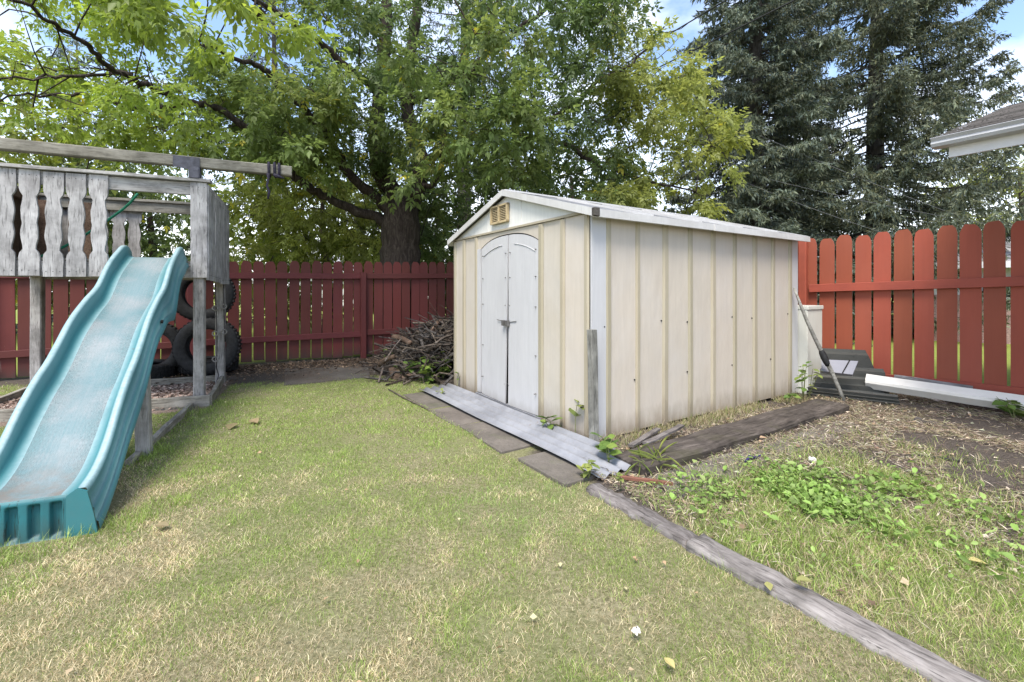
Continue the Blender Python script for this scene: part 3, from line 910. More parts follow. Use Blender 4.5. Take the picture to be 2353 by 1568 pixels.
# rails and floor
plank('top_cap', T(-1.9, -.008, 2.352), T(.16, -.008, 2.352), .10, .032, M['grey_x'], tower)
plank('top_rail', T(-1.8, .012, 2.265), T(.0, .012, 2.265), .04, .13, M['grey_x'], tower)
plank('floor_joist', T(-1.8, .016, 1.405), T(.13, .016, 1.405), .045, .15, M['grey_x'], tower)
plank('floor_joist', T(-1.8, 1.17, 1.405), T(.13, 1.17, 1.405), .045, .15, M['grey_x'], tower)
plank('floor_joist', T(.108, .05, 1.40), T(.108, 1.15, 1.40), .045, .14, M['grey_x'], tower)
plank('rear_rail', T(-1.75, 1.13, 2.215), T(.1, 1.13, 2.215), .045, .12, M['olive_x'], tower)
plank('rear_rail', T(-1.75, 1.14, 2.285), T(.12, 1.14, 2.285), .12, .03, M['olive_x'], tower)
plank('side_rail', T(.095, .0, 2.30), T(.095, 1.18, 2.24), .04, .1, M['grey_x'], tower)
plank('side_rail', T(-1.72, .1, 2.24), T(-1.72, 1.1, 2.24), .05, .12, M['brown_wood'], tower)
for k in range(8):
    plank('floor_board', T(-1.75, .07 + .142 * k, 1.495), T(.08, .07 + .142 * k, 1.495), .135, .026, M['olive_x'], tower)
plank('bracket', T(.02, -.02, 2.37), T(.02, -.02, 2.49), .10, .10, M['bracket'], tower, TU)
MB().prism([T(-.16, -.066, 2.47), T(.07, -.066, 2.44), T(.07, -.066, 2.58), T(-.16, -.066, 2.585)], TV * .006).build('bracket', M['bracket'], tower)
swb = plank('swing_beam', T(-3.2, -.01, 2.545), T(.93, -.01, 2.535), .09, .108, M['olive_x'], tower, UP, 8, .003)

# sand-box edging
ed = [((-3.21 + .06, 4.69), (-3.82, 5.98), .13, 'right-hand sandbox board leading back to the tyres'), ((-3.15, 4.70), (-4.9, 4.02), .13, 'front sandbox board under the edge of the play tower'),
      ((-3.86, 5.98), (-5.6, 5.25), .10, 'back sandbox board in front of the tyres'), ((-5.62, 5.22), (-5.0, 3.95), .1, 'left sandbox board beyond the slide'),
      ((-2.60, 3.06), (-3.3, 4.62), .07, 'low edging board between slide post and play tower')]
for (a, b, h, lab) in ed:
    o = plank('edging_board', (a[0], a[1], h / 2 - .02), (b[0], b[1], h / 2 - .02), .045, h, M['olive_x'], None, UP, 4, .005)
    tag(o, lab, 'board', 'sandbox edging boards')
o = plank('slide_support_post', (-2.66, 3.27, -.1), (-2.72, 3.30, .78), .085, .085, M['grey_px'], None, TU, 4, .003)
tag(o, 'grey wooden post standing in the grass beside the slide', 'post')

# slide -------------------------------------------------------------------
SP = Vector((-3.435, 4.68, 0)); SWD = Vector((.4737, -.8807, 0)); SPP = Vector((.925, .38, 0)).normalized()
prof_l = np.array([-.12, 0, .12, .27, .62, .85, 1.15, 1.46, 1.65, 1.82, 2.01, 2.21, 2.40, 2.51, 2.60, 2.70, 2.80])
prof_z = np.array([1.60, 1.645, 1.64, 1.585, 1.415, 1.252, 1.13, .982, .852, .745, .648, .52, .372, .305, .268, .243, .232])
def cub(x, xp, fp):
    m = np.gradient(fp, xp); i = np.clip(np.searchsorted(xp, x) - 1, 0, len(xp) - 2)
    h = xp[i + 1] - xp[i]; t = (x - xp[i]) / h
    return (2 * t**3 - 3 * t**2 + 1) * fp[i] + (t**3 - 2 * t**2 + t) * h * m[i] + (-2 * t**3 + 3 * t**2) * fp[i + 1] + (t**3 - t**2) * h * m[i + 1]
def sl_pt(l, q, dz):
    z = cub(np.array([l]), prof_l, prof_z)[0]
    return SP + SWD * l + SPP * q + UP * max(.004, z + dz)
SWID = .46
def smooth01(x):
    x = max(0, min(1, x)); return x * x * (3 - 2 * x)
slide = thing('playground_slide', SP + SWD * 2.6 + SPP * -.23, 'faded teal plastic slide with raised sides leaning from the play tower', 'slide')
def dep(l): return .115 if l < 2.25 else .115 - .085 * min(1, (l - 2.25) / .5)
def apron(l): return .2 + .17 * math.exp(-((l - .74) / .2) ** 2) - .02 * math.exp(-((l - 1.15) / .12) ** 2) + .03 * math.sin(l * 7)
NL = 64
def rail(side):
    sec = [(.066, -1.0, .1), (.060, -.80, .1), (.046, -.77, .35), (.043, -.48, .1), (.030, -.45, .35), (.022, -.12, .1), (.012, -.03, .7), (.0, .0, 1.0), (-.014, -.012, .85), (-.024, -.1, .25), (-.034, None, .0), (-.048, None, .02), (-.068, None, .25), (-.09, None, .7)]
    vs, fs, wear = [], [], []
    for i in range(NL + 1):
        l = -.1 + 2.9 * i / NL
        d, ap = dep(l), apron(l)
        for k, (q, zz, w) in enumerate(sec):
            if zz is None: zv = -d * (.7, .92, .985, 1.0)[k - 10]
            else: zv = zz * (ap if q > .02 else d if q < -.01 else .05)
            qq = q if side > 0 else -SWID - q
            vs.append(sl_pt(l, qq, zv)); wear.append(w)
    m = len(sec)
    for i in range(NL):
        for k in range(m - 1):
            f = (i * m + k, i * m + k + 1, (i + 1) * m + k + 1, (i + 1) * m + k)
            fs.append(f if side < 0 else f[::-1])
    o = MB().add(vs, fs).build('side_rail', M['slide'], slide, True)
    at = o.data.attributes.new('wear', 'FLOAT', 'POINT'); at.data.foreach_set('value', wear)
    MB().tube([sl_pt(1.28, .05 if side > 0 else -SWID - .05, -.12), sl_pt(1.28, .062 if side > 0 else -SWID - .062, -.12)], .014, 8).build('bolt_head', M['dark'], o)
    # closed front end of the rail
    e = sl_pt(2.8, .0 if side > 0 else -SWID, 0)
    q0 = .0 if side > 0 else -SWID
    MB().prism([sl_pt(2.8, q0 + dq, -9 if z < 0 else z - .232) for dq, z in (((-.06, -1), (.06, -1), (.045, .10), (.02, .215), (-.02, .235), (-.06, .205)) if side > 0 else ((.06, -1), (-.06, -1), (-.045, .10), (-.02, .215), (.02, .235), (.06, .205)))], SWD * .015).build('rail_end', M['slide'], o)
    return o
rail(1); rail(-1)
vs, fs, wear, sidew, footw, uvq = [], [], [], [], [], []
m = 11
for i in range(NL + 1):
    l = -.1 + 2.9 * i / NL
    for k in range(m):
        q = -.088 - (SWID - .176) * k / (m - 1)
        c = -.006 * (1 - ((k - 5) / 5) ** 2)
        vs.append(sl_pt(l, q, -dep(l) + c + .010 * math.sin(l * 9.2) * (1 - ((k - 5) / 5) ** 4))); wear.append(.9 if 2 <= k <= 8 else .6); sidew.append(.35 + .6 * abs((k - 5) / 5) ** 1.5); footw.append(.75 * max(0, min(1, (l - 2.35) / .3))); uvq.append((q, l))
for i in range(NL):
    for k in range(m - 1): fs.append((i * m + k, i * m + k + 1, (i + 1) * m + k + 1, (i + 1) * m + k))
bed = MB().add(vs, fs).build('chute_bed', M['slide_bed'], slide, True)
for nm_, ar_ in (('wear', wear), ('side', sidew), ('footdirt', footw)): bed.data.attributes.new(nm_, 'FLOAT', 'POINT').data.foreach_set('value', ar_)
uvl = bed.data.uv_layers.new(name='uv')
for lp_ in bed.data.loops: uvl.data[lp_.index].uv = uvq[lp_.vertex_index]
# foot panel with vertical flutes
def foot(u, v):
    q = -.05 - (SWID - .10) * u
    rec = .5 - .5 * math.tanh(6 * math.sin(u * 2 * math.pi * 4.5 + .8))
    e = smooth01((v - .12) / .06) * (1 - smooth01((v - .88) / .06))
    out = .012 * math.sin(min(1, v / .08) * math.pi / 2)
    return SP + SWD * (2.795 + out - .03 * rec * e + (.02 if v > .97 else 0)) + SPP * q + UP * (.207 * (1 - v))
fp = MB().grid(foot, 90, 26).build('foot_panel', M['slide_foot'], slide, True)
# leaves on the slide, green rope, swing rope
gr = MB().tube(smooth_path([PD(317, 445, 4.8), PD(284, 480, 4.75), PD(207, 533, 4.65), PD(150, 566, 4.55), PD(84, 593, 4.5), PD(40, 600, 4.45)], 3), .012, 6)
free(gr, 'rope', M['green_rope'], 'green rope slanting through the play tower railing', 'rope', smooth=True)
rp = MB()
for k, s in enumerate((.70, .755, .80)):
    loop = []
    for i in range(13):
        a = 2 * math.pi * i / 12
        x = max(-1, min(1, 1.35 * math.cos(a))); y = max(-1, min(1, 1.35 * math.sin(a)))
        loop.append(T(s + .012 * i / 12, -.01 + x * .058, 2.537 + y * .068))
    rp.tube(loop, .014, 6)
rp.tube([T(.70, -.075, 2.48), T(.705, -.08, 2.42), T(.69, -.08, 2.35), T(.71, -.075, 2.28), T(.70, -.08, 2.2)], [.018, .013, .012, .016, .01], 6)
rp.tube([T(.76, -.07, 2.47), T(.80, -.085, 2.455), T(.86, -.08, 2.44)], [.022, .018, .008], 6)
free(rp, 'rope', M['rope'], 'dark knotted rope tied round the end of the swing beam', 'rope', smooth=True)
ch = thing('climbing_chain', T(.07, 1.05), 'thin dark chain with rings hanging beside the rear tower post', 'chain')
def ring(c, r, t, ax):
    a = ax.orthogonal().normalized(); b = ax.cross(a).normalized()
    return [c + (a * math.cos(x) + b * math.sin(x)) * r for x in [2 * math.pi * i / 10 for i in range(11)]]
for k, (ds, top, bot) in enumerate(((-.02, 1.28, .22), (.075, 1.28, .55))):
    P = [T(.03 + ds + .012 * math.sin(z * 3 + k), 1.03, z) for z in np.linspace(top, bot, 9)]
    MB().tube(P, .007, 5).build('chain', M['chain'], ch, True)
    for z in (.98, .66, .34)[: 3 if k == 0 else 2]:
        MB().tube(ring(T(.03 + ds, .99, z + .02 * k), .03, .006, TV), .008, 5).build('ring', M['metal'], ch, True)
MB().tube([T(.01, 1.03, .25), T(.05, .98, .14), T(.03, .95, .05)], .007, 5).build('chain', M['chain'], ch, True)

# tyres --------------------------------------------------------------------
def tyre(center, axis, R=.36, w=.2, label='', tilt=0):
    t = thing('tyre', Vector(center), label, 'tyre', 'old tyres stacked behind the play tower')
    t['group'] = 'old tyres stacked behind the play tower'
    ax = Vector(axis).normalized(); a = ax.orthogonal().normalized(); b = ax.cross(a).normalized()
    prof = [(.60, -.36), (.64, -.48), (.80, -.52), (.93, -.47), (.985, -.38), (1.0, -.2), (1.0, .2), (.985, .38), (.93, .47), (.80, .52), (.64, .48), (.60, .36), (.62, .30), (.78, .40), (.9, .34), (.92, 0), (.9, -.34), (.78, -.40), (.62, -.30)]
    n = 40; vs, fs = [], []; m = len(prof)
    for i in range(n):
        an = 2 * math.pi * i / n
        d = a * math.cos(an) + b * math.sin(an)
        for r, x in prof: vs.append(Vector(center) + d * (r * R) + ax * (x * w))
    for i in range(n):
        for k in range(m):
            k2 = (k + 1) % m; i2 = (i + 1) % n
            fs.append((i * m + k, i2 * m + k, i2 * m + k2, i * m + k2))
    MB().add(vs, fs).build('casing', M['rubber'], t, True)
    tr = MB()
    for i in range(44):
        an = 2 * math.pi * i / 44
        d = a * math.cos(an) + b * math.sin(an); tg = ax.cross(d)
        for x, sh in ((-.26, .012), (.26, -.012), (0, 0)):
            tr.box(Vector(center) + d * (R * 1.004) + ax * (x * w), d * .014, tg * .028 + ax * sh, ax * (.22 * w))
    tr.build('tread_blocks', M['rubber'], t, kind='stuff')
    return t
TB = lambda px, py, d: PD(px, py, d)
tyre(TB(478, 796, 6.28), Vector((.35, -1, .08)), .395, .2, 'upright tyre at the bottom right of the tyre wall')
tyre(TB(468, 676, 6.42), Vector((.45, -1, .1)), .385, .2, 'upright tyre on top of the tyre wall')
tyre(TB(352, 802, 6.2), Vector((.5, -1, .1)), .37, .2, 'upright tyre at the left of the tyre wall beside the slide')
tyre((-5.05, 6.2, .11), (0.04, 0, 1), .36, .2, 'flat tyre on the ground under the left upright tyre')
tyre((-4.46, 6.62, .11), (0, 0.05, 1), .37, .2, 'flat tyre on the ground nearest the paving slab')

# slab by the back fence
P = [G(653, 849), G(846, 846), G(851, 868), G(653, 887)]
free(MB().prism([p + UP * -.03 for p in P], UP * .044), 'paving_slab', M['concrete_dark'], 'grey paving slab on bare earth in front of the maroon fence', 'slab', bevel=.006)

# ------------------------------------------------------------------ right-hand clutter
cab = thing('metal_cabinet', S(3.3, .1), 'pale enamel metal cabinet standing between shed and red fence', 'cabinet')
cb = lambda s, f: S(s, f)
MB().box(S(3.40, .21, .49), D1 * .36, DF * .62, UP * .98).build('body', M['panel_grey'], cab, bevel=.008)
MB().box(S(3.40, .205, 1.0), D1 * .372, DF * .632, UP * .045).build('lid', M['panel_grey'], cab, bevel=.006)
plp = [G(1944, 924) - Vector((0, 0, .05)), PD(1823, 662, 5.12)]
pole = thing('leaning_pole', plp[0], 'dark wooden pole leaning against the far corner of the shed', 'pole')
MB().tube([plp[0].lerp(plp[1], t) + Vector((.012 * math.sin(t * 7), 0, 0)) for t in np.linspace(0, 1, 8)], [.021, .02, .022, .024, .02, .018, .016, .011], 8).build('shaft', M['post_x'], pole, True)
MB().tube([plp[0].lerp(plp[1], t) for t in (.33, .36, .4, .44, .47)], [.022, .032, .036, .032, .02], 8).build('wrapping', M['rubber'], pole, True)

# stack of dark lap siding pieces against the fence bottom
def siding(p0, p1, base_z, hgt, lean, label, cut):
    p0, p1 = Vector(p0), Vector(p1)
    d = (p1 - p0).normalized(); nrm = Vector((d.y, -d.x, 0))
    L = (p1 - p0).length
    secs = [(0, .0), (.22, .05), (.25, .005), (.30, .012), (.52, .062), (.55, .015), (.60, .022), (.88, .075), (.92, .03), (1.0, .035)]
    vs, fs = [], []
    for k, (h, o) in enumerate(secs):
        end = L - cut * h
        for j, x in enumerate((0, end * .5, end)):
            vs.append(p0 + d * x + nrm * (-lean * h + o * .7) + UP * (base_z + hgt * h + rnd.uniform(-.004, .004)))
    for k in range(len(secs) - 1):
        for j in range(2): fs.append((k * 3 + j, k * 3 + j + 1, (k + 1) * 3 + j + 1, (k + 1) * 3 + j))
    o = free(MB().add(vs, fs), 'siding_panel', M['siding'], label, 'siding panel', 'dark siding panels stacked by the red fence')
    s = o.modifiers.new('thick', 'SOLIDIFY'); s.thickness = .006
    return o
siding(S(3.52, .05), S(3.92, -.62), .0, .50, .16, 'tallest dark siding panel leaning on the red fence', .18)
siding(S(3.40, -.02), S(3.85, -.66), .0, .31, .12, 'middle dark ribbed siding panel in the stack by the pole', .03)
siding(S(3.30, -.05), S(3.74, -.66), .02, .20, .1, 'grey lap siding panel second from the bottom of the stack', .04)
siding(S(3.20, -.10), S(3.50, -.86), .0, .10, .08, 'lowest dark siding panel lying at the pole foot', .02)
q = [PD(1888, 826, 5.1), PD(1972, 830, 4.95), PD(1959, 861, 4.88), PD(1887, 853, 5.02)]
sg = thing('roof_shingle', q[3], 'pale grey shingle tilted on top of the dark siding stack', 'shingle')
MB().prism(q, Vector((.02, .03, -.025))).build('face', M['plastic_grey'], sg)
e = (q[1] - q[0]) * .76
MB().prism([q[0] + e + UP * .004 - Vector((.003, .006, 0)), q[0] + e * 1.035 + UP * .004 - Vector((.003, .006, 0)), q[3] + (q[2] - q[3]) * .70 + UP * .004 - Vector((.003, .006, 0)), q[3] + (q[2] - q[3]) * .67 + UP * .004 - Vector((.003, .006, 0))], Vector((0, .003, .004))).build('joint', M['dark'], sg)
# white beam and boards along the fence foot
b0, b1 = PD(1990, 876, 5.10), Vector((5.20, 3.95, .10))
o = plank('white_beam', b0, b1, .14, .13, M['pvc'], None, Vector((-.5, -.55, 1)), 6, .002, .08)
tag(o, 'long white painted beam lying in front of the red fence', 'beam')
o = plank('grey_board', PD(2055, 872, 5.22), PD(2235, 899, 4.72), .02, .11, M['grey_x'], None, UP, 3)
tag(o, 'thin grey board resting between white beam and red fence', 'board')
o = plank('white_batten', PD(2125, 911, 4.95), PD(2190, 934, 4.72), .05, .012, M['pvc'], None, UP, 3)
tag(o, 'narrow white batten on the soil under the white beam', 'batten')
o = plank('white_batten', PD(2010, 912, 5.0), PD(2048, 922, 4.85), .06, .014, M['plastic_grey'], None, UP, 3)
tag(o, 'short pale batten end beside the siding stack', 'batten')
o = plank('dark_board', PD(2103, 990 - 25, 4.15), PD(2185, 985, 3.95), .1, .035, M['tie'], None, UP, 4, .006)
tag(o, 'dark board half buried in the litter before the red fence', 'board')
free(MB().tube([G(1975, 1057, .012), G(2040, 1048, .015), G(2100, 1046, .012), G(2160, 1052, .015), G(2230, 1064, .012)], .007, 6), 'hose_piece', M['cable'], 'thin black hose lying across the dry litter', 'hose', smooth=True)

# ------------------------------------------------------------------ TREES
def leaflets(base, d, n, L, W, col, droop=.12):
    """four-cornered folded leaflets; arrays (k,3)"""
    k = len(base)
    s = unit(np.cross(d, n))
    v0 = base
    v1 = base + d * (L * .42)[:, None] + s * W[:, None] + n * (W * .35)[:, None]
    v2 = base + d * L[:, None] - np.array([0, 0, 1.0]) * (L * droop)[:, None]
    v3 = base + d * (L * .42)[:, None] - s * W[:, None] + n * (W * .35)[:, None]
    V = np.stack([v0, v1, v2, v3], 1).reshape(-1, 3)
    i = np.arange(k)[:, None] * 4
    Fc = np.concatenate([i + [0, 1, 2], i + [0, 2, 3]], 1).reshape(-1, 3)
    return V, Fc, np.repeat(col, 4, 0)

def leaves8(base, d, n, L, W, col):
    """rounded folded leaves with a sunken midrib, bending over towards the tip"""
    k = len(base); s = unit(np.cross(d, n)); n2 = unit(np.cross(s, d)); up = np.array([0, 0, 1.0])
    def at(t, w, f): return base + d * (L * t)[:, None] + s * (W * w)[:, None] + n2 * (W * f)[:, None] - up * (L * .22 * t * t)[:, None]
    V = np.stack([at(0, 0, 0), at(.3, .85, .3), at(.65, .9, .3), at(1, 0, 0), at(.65, -.9, .3), at(.3, -.85, .3), at(.32, 0, 0), at(.66, 0, 0)], 1).reshape(-1, 3)
    i = np.arange(k)[:, None] * 8
    Fc = np.concatenate([i + f for f in ([0, 6, 1], [6, 7, 1], [7, 2, 1], [7, 3, 2], [0, 5, 6], [6, 5, 7], [7, 5, 4], [7, 4, 3])], 1).reshape(-1, 3)
    return V, Fc, np.repeat(col, 8, 0)

def compound(pos, dirs, size, col, per=5):
    """compound leaves: a rachis with a terminal leaflet and side pairs"""
    k = len(pos)
    up = np.tile([0, 0, 1.0], (k, 1)) + RNG.normal(0, .35, (k, 3))
    side = unit(np.cross(dirs, up)); nrm = unit(np.cross(side, dirs))
    B, D, Nn, L, W, Cc = [], [], [], [], [], []
    def put(t, ang, l):
        d = unit(dirs * math.cos(ang) + side * math.sin(ang) + RNG.normal(0, .16, (k, 3)) + np.array([0, 0, -.12]))
        B.append(pos + dirs * (size * t)[:, None]); D.append(d); Nn.append(unit(nrm + RNG.normal(0, .3, (k, 3))))
        ll = size * l * RNG.uniform(.8, 1.15, k); L.append(ll); W.append(ll * RNG.uniform(.2, .27, k)); Cc.append(col * RNG.uniform(.85, 1.15, (k, 1)))
    put(.95, 0, .62)
    put(.80, .75, .52); put(.80, -.75, .52)
    if per >= 5: put(.42, .95, .48); put(.42, -.95, .48)
    return leaflets(np.concatenate(B), np.concatenate(D), np.concatenate(Nn), np.concatenate(L), np.concatenate(W), np.concatenate(Cc))

def tree_skeleton(limbs):
    nodes = []
    for pts, r in limbs:
        for a, b in zip(pts, pts[1:]):
            for t in (0, .25, .5, .75): nodes.append(np.array(a.lerp(b, t)))
        nodes.append(np.array(pts[-1]))
    return nodes

def grow(limb_nodes, clusters, mb, rmin=.005, rscale=.011):
    """join every leaf cluster to the nearest wood by an arched twig"""
    nodes = np.array(limb_nodes)
    C = np.array(clusters)
    d0 = np.array([np.min(np.linalg.norm(nodes - c, axis=1)) for c in C])
    order = np.argsort(d0)
    outdir = np.zeros_like(C)
    buf = [nodes]; cur = nodes
    for n_i, i in enumerate(order):
        c = C[i]
        dd = np.linalg.norm(cur - c, axis=1) + np.maximum(0, cur[:, 2] - c[2] - .2) * .6
        j = int(np.argmin(dd)); p = cur[j]; L = np.linalg.norm(c - p)
        mid = (p + c) / 2 + np.array([0, 0, .10 * L]) + RNG.normal(0, .06 * L, 3)
        path = smooth_path([p, mid, c], 3)
        r0 = min(.035, rmin + rscale * L)
        mb.tube(path, [r0 + (rmin * .6 - r0) * k / (len(path) - 1) for k in range(len(path))], 4, False)
        new = np.array([np.array(q) for q in path[1:]])
        cur = np.concatenate([cur, new])
        v = c - mid; outdir[i] = v / max(np.linalg.norm(v), 1e-6)
    return C, outdir

def leafy(C, outdir, tones, mb, twigs=6, per=7, spread=.42, size=(.15, .23), lf=5):
    """twigs fanning from each cluster with compound leaves along them"""
    k = len(C)
    P, D, Sz, Co = [], [], [], []
    for t in range(twigs):
        td = unit(outdir * .8 + RNG.normal(0, .75, (k, 3)) * np.array([1, 1, .55]) + np.array([0, 0, -.1]))
        ln = RNG.uniform(.55, 1.1, k) * spread
        if mb is not None:
            for i in range(0, k):
                mb.tube([C[i], C[i] + td[i] * ln[i] * .55 + [0, 0, .02], C[i] + td[i] * ln[i] - [0, 0, .04]], [.004, .003, .0015], 3, False)
        for j in range(per):
            tt = (j + RNG.uniform(.2, .9, k)) / per
            pos = C + td * (ln * tt)[:, None] + RNG.normal(0, .025, (k, 3)) - np.array([0, 0, .05]) * (tt ** 2)[:, None]
            sd = unit(np.cross(td, RNG.normal(0, 1, (k, 3))))
            d = unit(td * .55 + sd * .8 + np.array([0, 0, -.38]))
            P.append(pos); D.append(d); Sz.append(RNG.uniform(*size, k))
            jit = RNG.uniform(.75, 1.25, (k, 1))
            c = tones * jit
            yl = RNG.random(k) < .008
            c[yl] = np.array([.40, .36, .05])
            Co.append(c)
    return compound(np.concatenate(P), np.concatenate(D), np.concatenate(Sz), np.concatenate(Co), lf)

# ---- the big maple behind the back fence
TB_ = PD(918, 640, 9.0); TB_.z = 0
mt = thing('maple_tree', TB_, 'big spreading green maple with forked trunk behind the back fence', 'tree')
lp = lambda L: [PD(*p) for p in L]
z5 = lambda x, y, d: (x * .358, y * .358, d)
z6f = lambda x, y, d: (536 + x * .391, y * .391, d)
limbs = [
    ([Vector((TB_.x, TB_.y, -.2)), Vector((TB_.x - .01, TB_.y, .8)), PD(920, 600, 9), PD(921, 520, 9), PD(923, 465, 9)], (.48, .41, .39, .36, .30)),
    (lp([z6f(1000, 1220, 9), z6f(935, 1130, 9), z6f(872, 1020, 9.0), z6f(852, 900, 9.05), z6f(840, 780, 9.1), z6f(862, 560, 9.2), z6f(885, 300, 9.3), z6f(900, 100, 9.4), z6f(905, -200, 9.5)]), (.27, .25, .235, .22, .19, .17, .16, .14, .10)),
    (lp([z6f(1040, 1220, 9.05), z6f(1085, 1080, 9.1), z6f(1110, 970, 9.15), z6f(1060, 800, 9.3), z6f(1020, 620, 9.4), z6f(1040, 350, 9.5), z6f(1080, 60, 9.6), z6f(1090, -250, 9.6)]), (.24, .22, .2, .18, .16, .14, .11, .08)),
    (lp([z6f(960, 1340, 8.95), z6f(800, 1265, 8.8), z6f(620, 1190, 8.6), z6f(470, 1120, 8.4), z6f(345, 1020, 8.2), z6f(220, 890, 7.9), z6f(130, 790, 7.6), z5(1400, 700, 7.2), z5(1270, 668, 7.0), z5(1100, 620, 6.7), z5(900, 530, 6.3), z5(700, 420, 5.9), z5(560, 300, 5.5), z5(440, 210, 5.2), z5(200, 60, 4.7), z5(-100, -100, 4.4)]), (.13, .115, .105, .095, .088, .082, .075, .066, .06, .055, .048, .042, .036, .03, .022, .014)),
    (lp([z6f(930, 1260, 8.9), z6f(830, 1150, 8.8), z6f(700, 1050, 8.6), z6f(620, 930, 8.4), z6f(560, 810, 8.2), z6f(470, 700, 7.9), z6f(380, 600, 7.6), z6f(250, 480, 7.3), z6f(130, 380, 7.0), z6f(0, 340, 6.7), z5(1300, 280, 6.3)]), (.13, .12, .11, .1, .09, .08, .07, .06, .05, .035, .02)),
    (lp([z6f(960, 1250, 8.9), z6f(1040, 1150, 8.7), z6f(1180, 1075, 8.5), z6f(1240, 960, 8.3), z6f(1235, 820, 8.2), z6f(1320, 540, 7.9), z6f(1440, 370, 7.6), z6f(1500, 200, 7.4), z6f(1580, -60, 7.2)]), (.085, .075, .07, .06, .055, .048, .04, .032, .02)),
    (lp([z6f(1110, 970, 9.15), z6f(1300, 860, 9.1), z6f(1500, 780, 9.0), z6f(1750, 760, 8.9), z6f(1950, 640, 8.7), z6f(2150, 480, 8.5), (1450, 150, 8.4), (1530, 60, 8.3)]), (.1, .09, .08, .07, .055, .045, .03, .018)),
    (lp([z6f(1500, 780, 9.0), z6f(1900, 830, 8.8), (1380, 380, 8.6), (1500, 420, 8.3), (1600, 440, 8.1)]), (.06, .05, .045, .03, .015)),
    (lp([z6f(1020, 620, 9.4), (1050, 180, 9.2), (1180, 80, 9.0), (1300, -20, 8.8), (1380, -120, 8.6)]), (.1, .08, .06, .045, .025)),
    (lp([z6f(862, 560, 9.2), (760, 120, 8.6), (640, 30, 7.8), (520, -40, 7.0), (380, -110, 6.2), (250, -150, 5.6)]), (.1, .08, .06, .045, .03, .015)),
    (lp([z5(1270, 668, 7.0), z5(900, 700, 6.7), z5(560, 620, 6.3), z5(250, 600, 5.9), z5(0, 640, 5.6)]), (.04, .034, .028, .02, .01)),
    (lp([z5(840, 480, 6.2), z5(500, 480, 5.9), z5(250, 500, 5.6), z5(-50, 520, 5.4)]), (.03, .025, .02, .01)),
]
mb = MB()
nodes = []
trunk = MB()
for k, (pts, rad) in enumerate(limbs):
    sp = smooth_path(pts, 5)
    rr = np.interp(np.linspace(0, len(pts) - 1, len(sp)), range(len(pts)), rad)
    rr = [r * (1 + rnd.uniform(-.1, .1)) * (1 if k == 0 else .82) for r in rr]
    if k > 2: sp = [p + Vector((rnd.gauss(0, .018), rnd.gauss(0, .018), rnd.gauss(0, .018))) for p in sp]
    (trunk if k < 3 else mb).tube(sp, rr, 12 if k < 3 else 8)
    nodes += [np.array(p) for i, p in enumerate(sp) if k > 2 or i > 12]
trunk.build('trunk', M['bark'], mt, True)
def region(n, x0, x1, y0, y1, d0, d1, tone, var=.25, cond=None):
    out, tn = [], []
    while len(out) < n:
        px, py, d = rnd.uniform(x0, x1), rnd.uniform(y0, y1), rnd.uniform(d0, d1)
        if cond and not cond(px, py, d): continue
        out.append(np.array(PD(px, py, d)))
        tn.append(np.array(tone) * (1 + rnd.uniform(-var, var)) + np.array([.02, .012, 0]) * max(0, rnd.gauss(0, .8)))
    return out, tn
sky_gap = lambda x, y: vnoise(np.array([x / 95.0]), np.array([y / 75.0]))[0]
g_dark, g_mid, g_yel, g_bri = (.10, .145, .052), (.135, .185, .057), (.235, .265, .075), (.215, .285, .057)  # leaf tones per region: lit sides bright, shaded middle dark, put in colour
def rcond(px, py, d):
    lim = np.interp(py, [-100, 40, 110, 210, 300, 380, 450, 520], [1440, 1465, 1560, 1640, 1690, 1700, 1640, 1560])
    return px < lim - 10 and sky_gap(px, py) > .34
cl, tn = [], []
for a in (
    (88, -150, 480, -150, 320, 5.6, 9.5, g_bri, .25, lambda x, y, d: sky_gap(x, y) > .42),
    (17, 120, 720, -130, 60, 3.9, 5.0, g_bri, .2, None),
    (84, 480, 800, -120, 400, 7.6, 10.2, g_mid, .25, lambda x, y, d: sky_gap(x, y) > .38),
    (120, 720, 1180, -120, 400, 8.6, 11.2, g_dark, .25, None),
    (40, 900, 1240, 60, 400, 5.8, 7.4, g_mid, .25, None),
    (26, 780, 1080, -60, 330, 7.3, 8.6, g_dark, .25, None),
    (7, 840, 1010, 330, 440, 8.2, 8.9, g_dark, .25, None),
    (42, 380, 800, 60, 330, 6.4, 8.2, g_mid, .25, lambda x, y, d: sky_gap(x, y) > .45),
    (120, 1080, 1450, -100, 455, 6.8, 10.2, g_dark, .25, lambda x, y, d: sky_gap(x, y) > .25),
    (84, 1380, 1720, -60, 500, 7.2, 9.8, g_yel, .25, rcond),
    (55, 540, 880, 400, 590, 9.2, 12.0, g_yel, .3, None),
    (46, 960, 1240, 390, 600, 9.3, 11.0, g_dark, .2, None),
    (90, -200, 1500, -620, -110, 4.5, 10.0, g_mid, .2, None),  # crown continued out of view overhead, put here for its shade
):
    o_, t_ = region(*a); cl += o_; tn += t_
Cc, od = grow(nodes, cl, mb)
for k in range(130):                               # bare dead twigs round the fork and along the limbs
    p = Vector(nodes[rnd.randrange(len(nodes))])
    d = Vector((rnd.gauss(0, 1), rnd.gauss(-.3, .8), rnd.gauss(-.1, .6))).normalized(); L_ = rnd.uniform(.3, 1.1)
    q = p + d * L_ * .5 + Vector((0, 0, rnd.gauss(0, .08)))
    mb.tube(smooth_path([p, q, p + d * L_ + Vector((0, 0, rnd.gauss(0, .15)))], 2), [.011, .009, .007, .005, .003], 4, False)
mb.build('branches', M['bark'], mt, True)
tw = MB()
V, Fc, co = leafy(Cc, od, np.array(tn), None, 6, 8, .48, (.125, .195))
soup('crown', V, Fc, M['leaf'], co, mt)

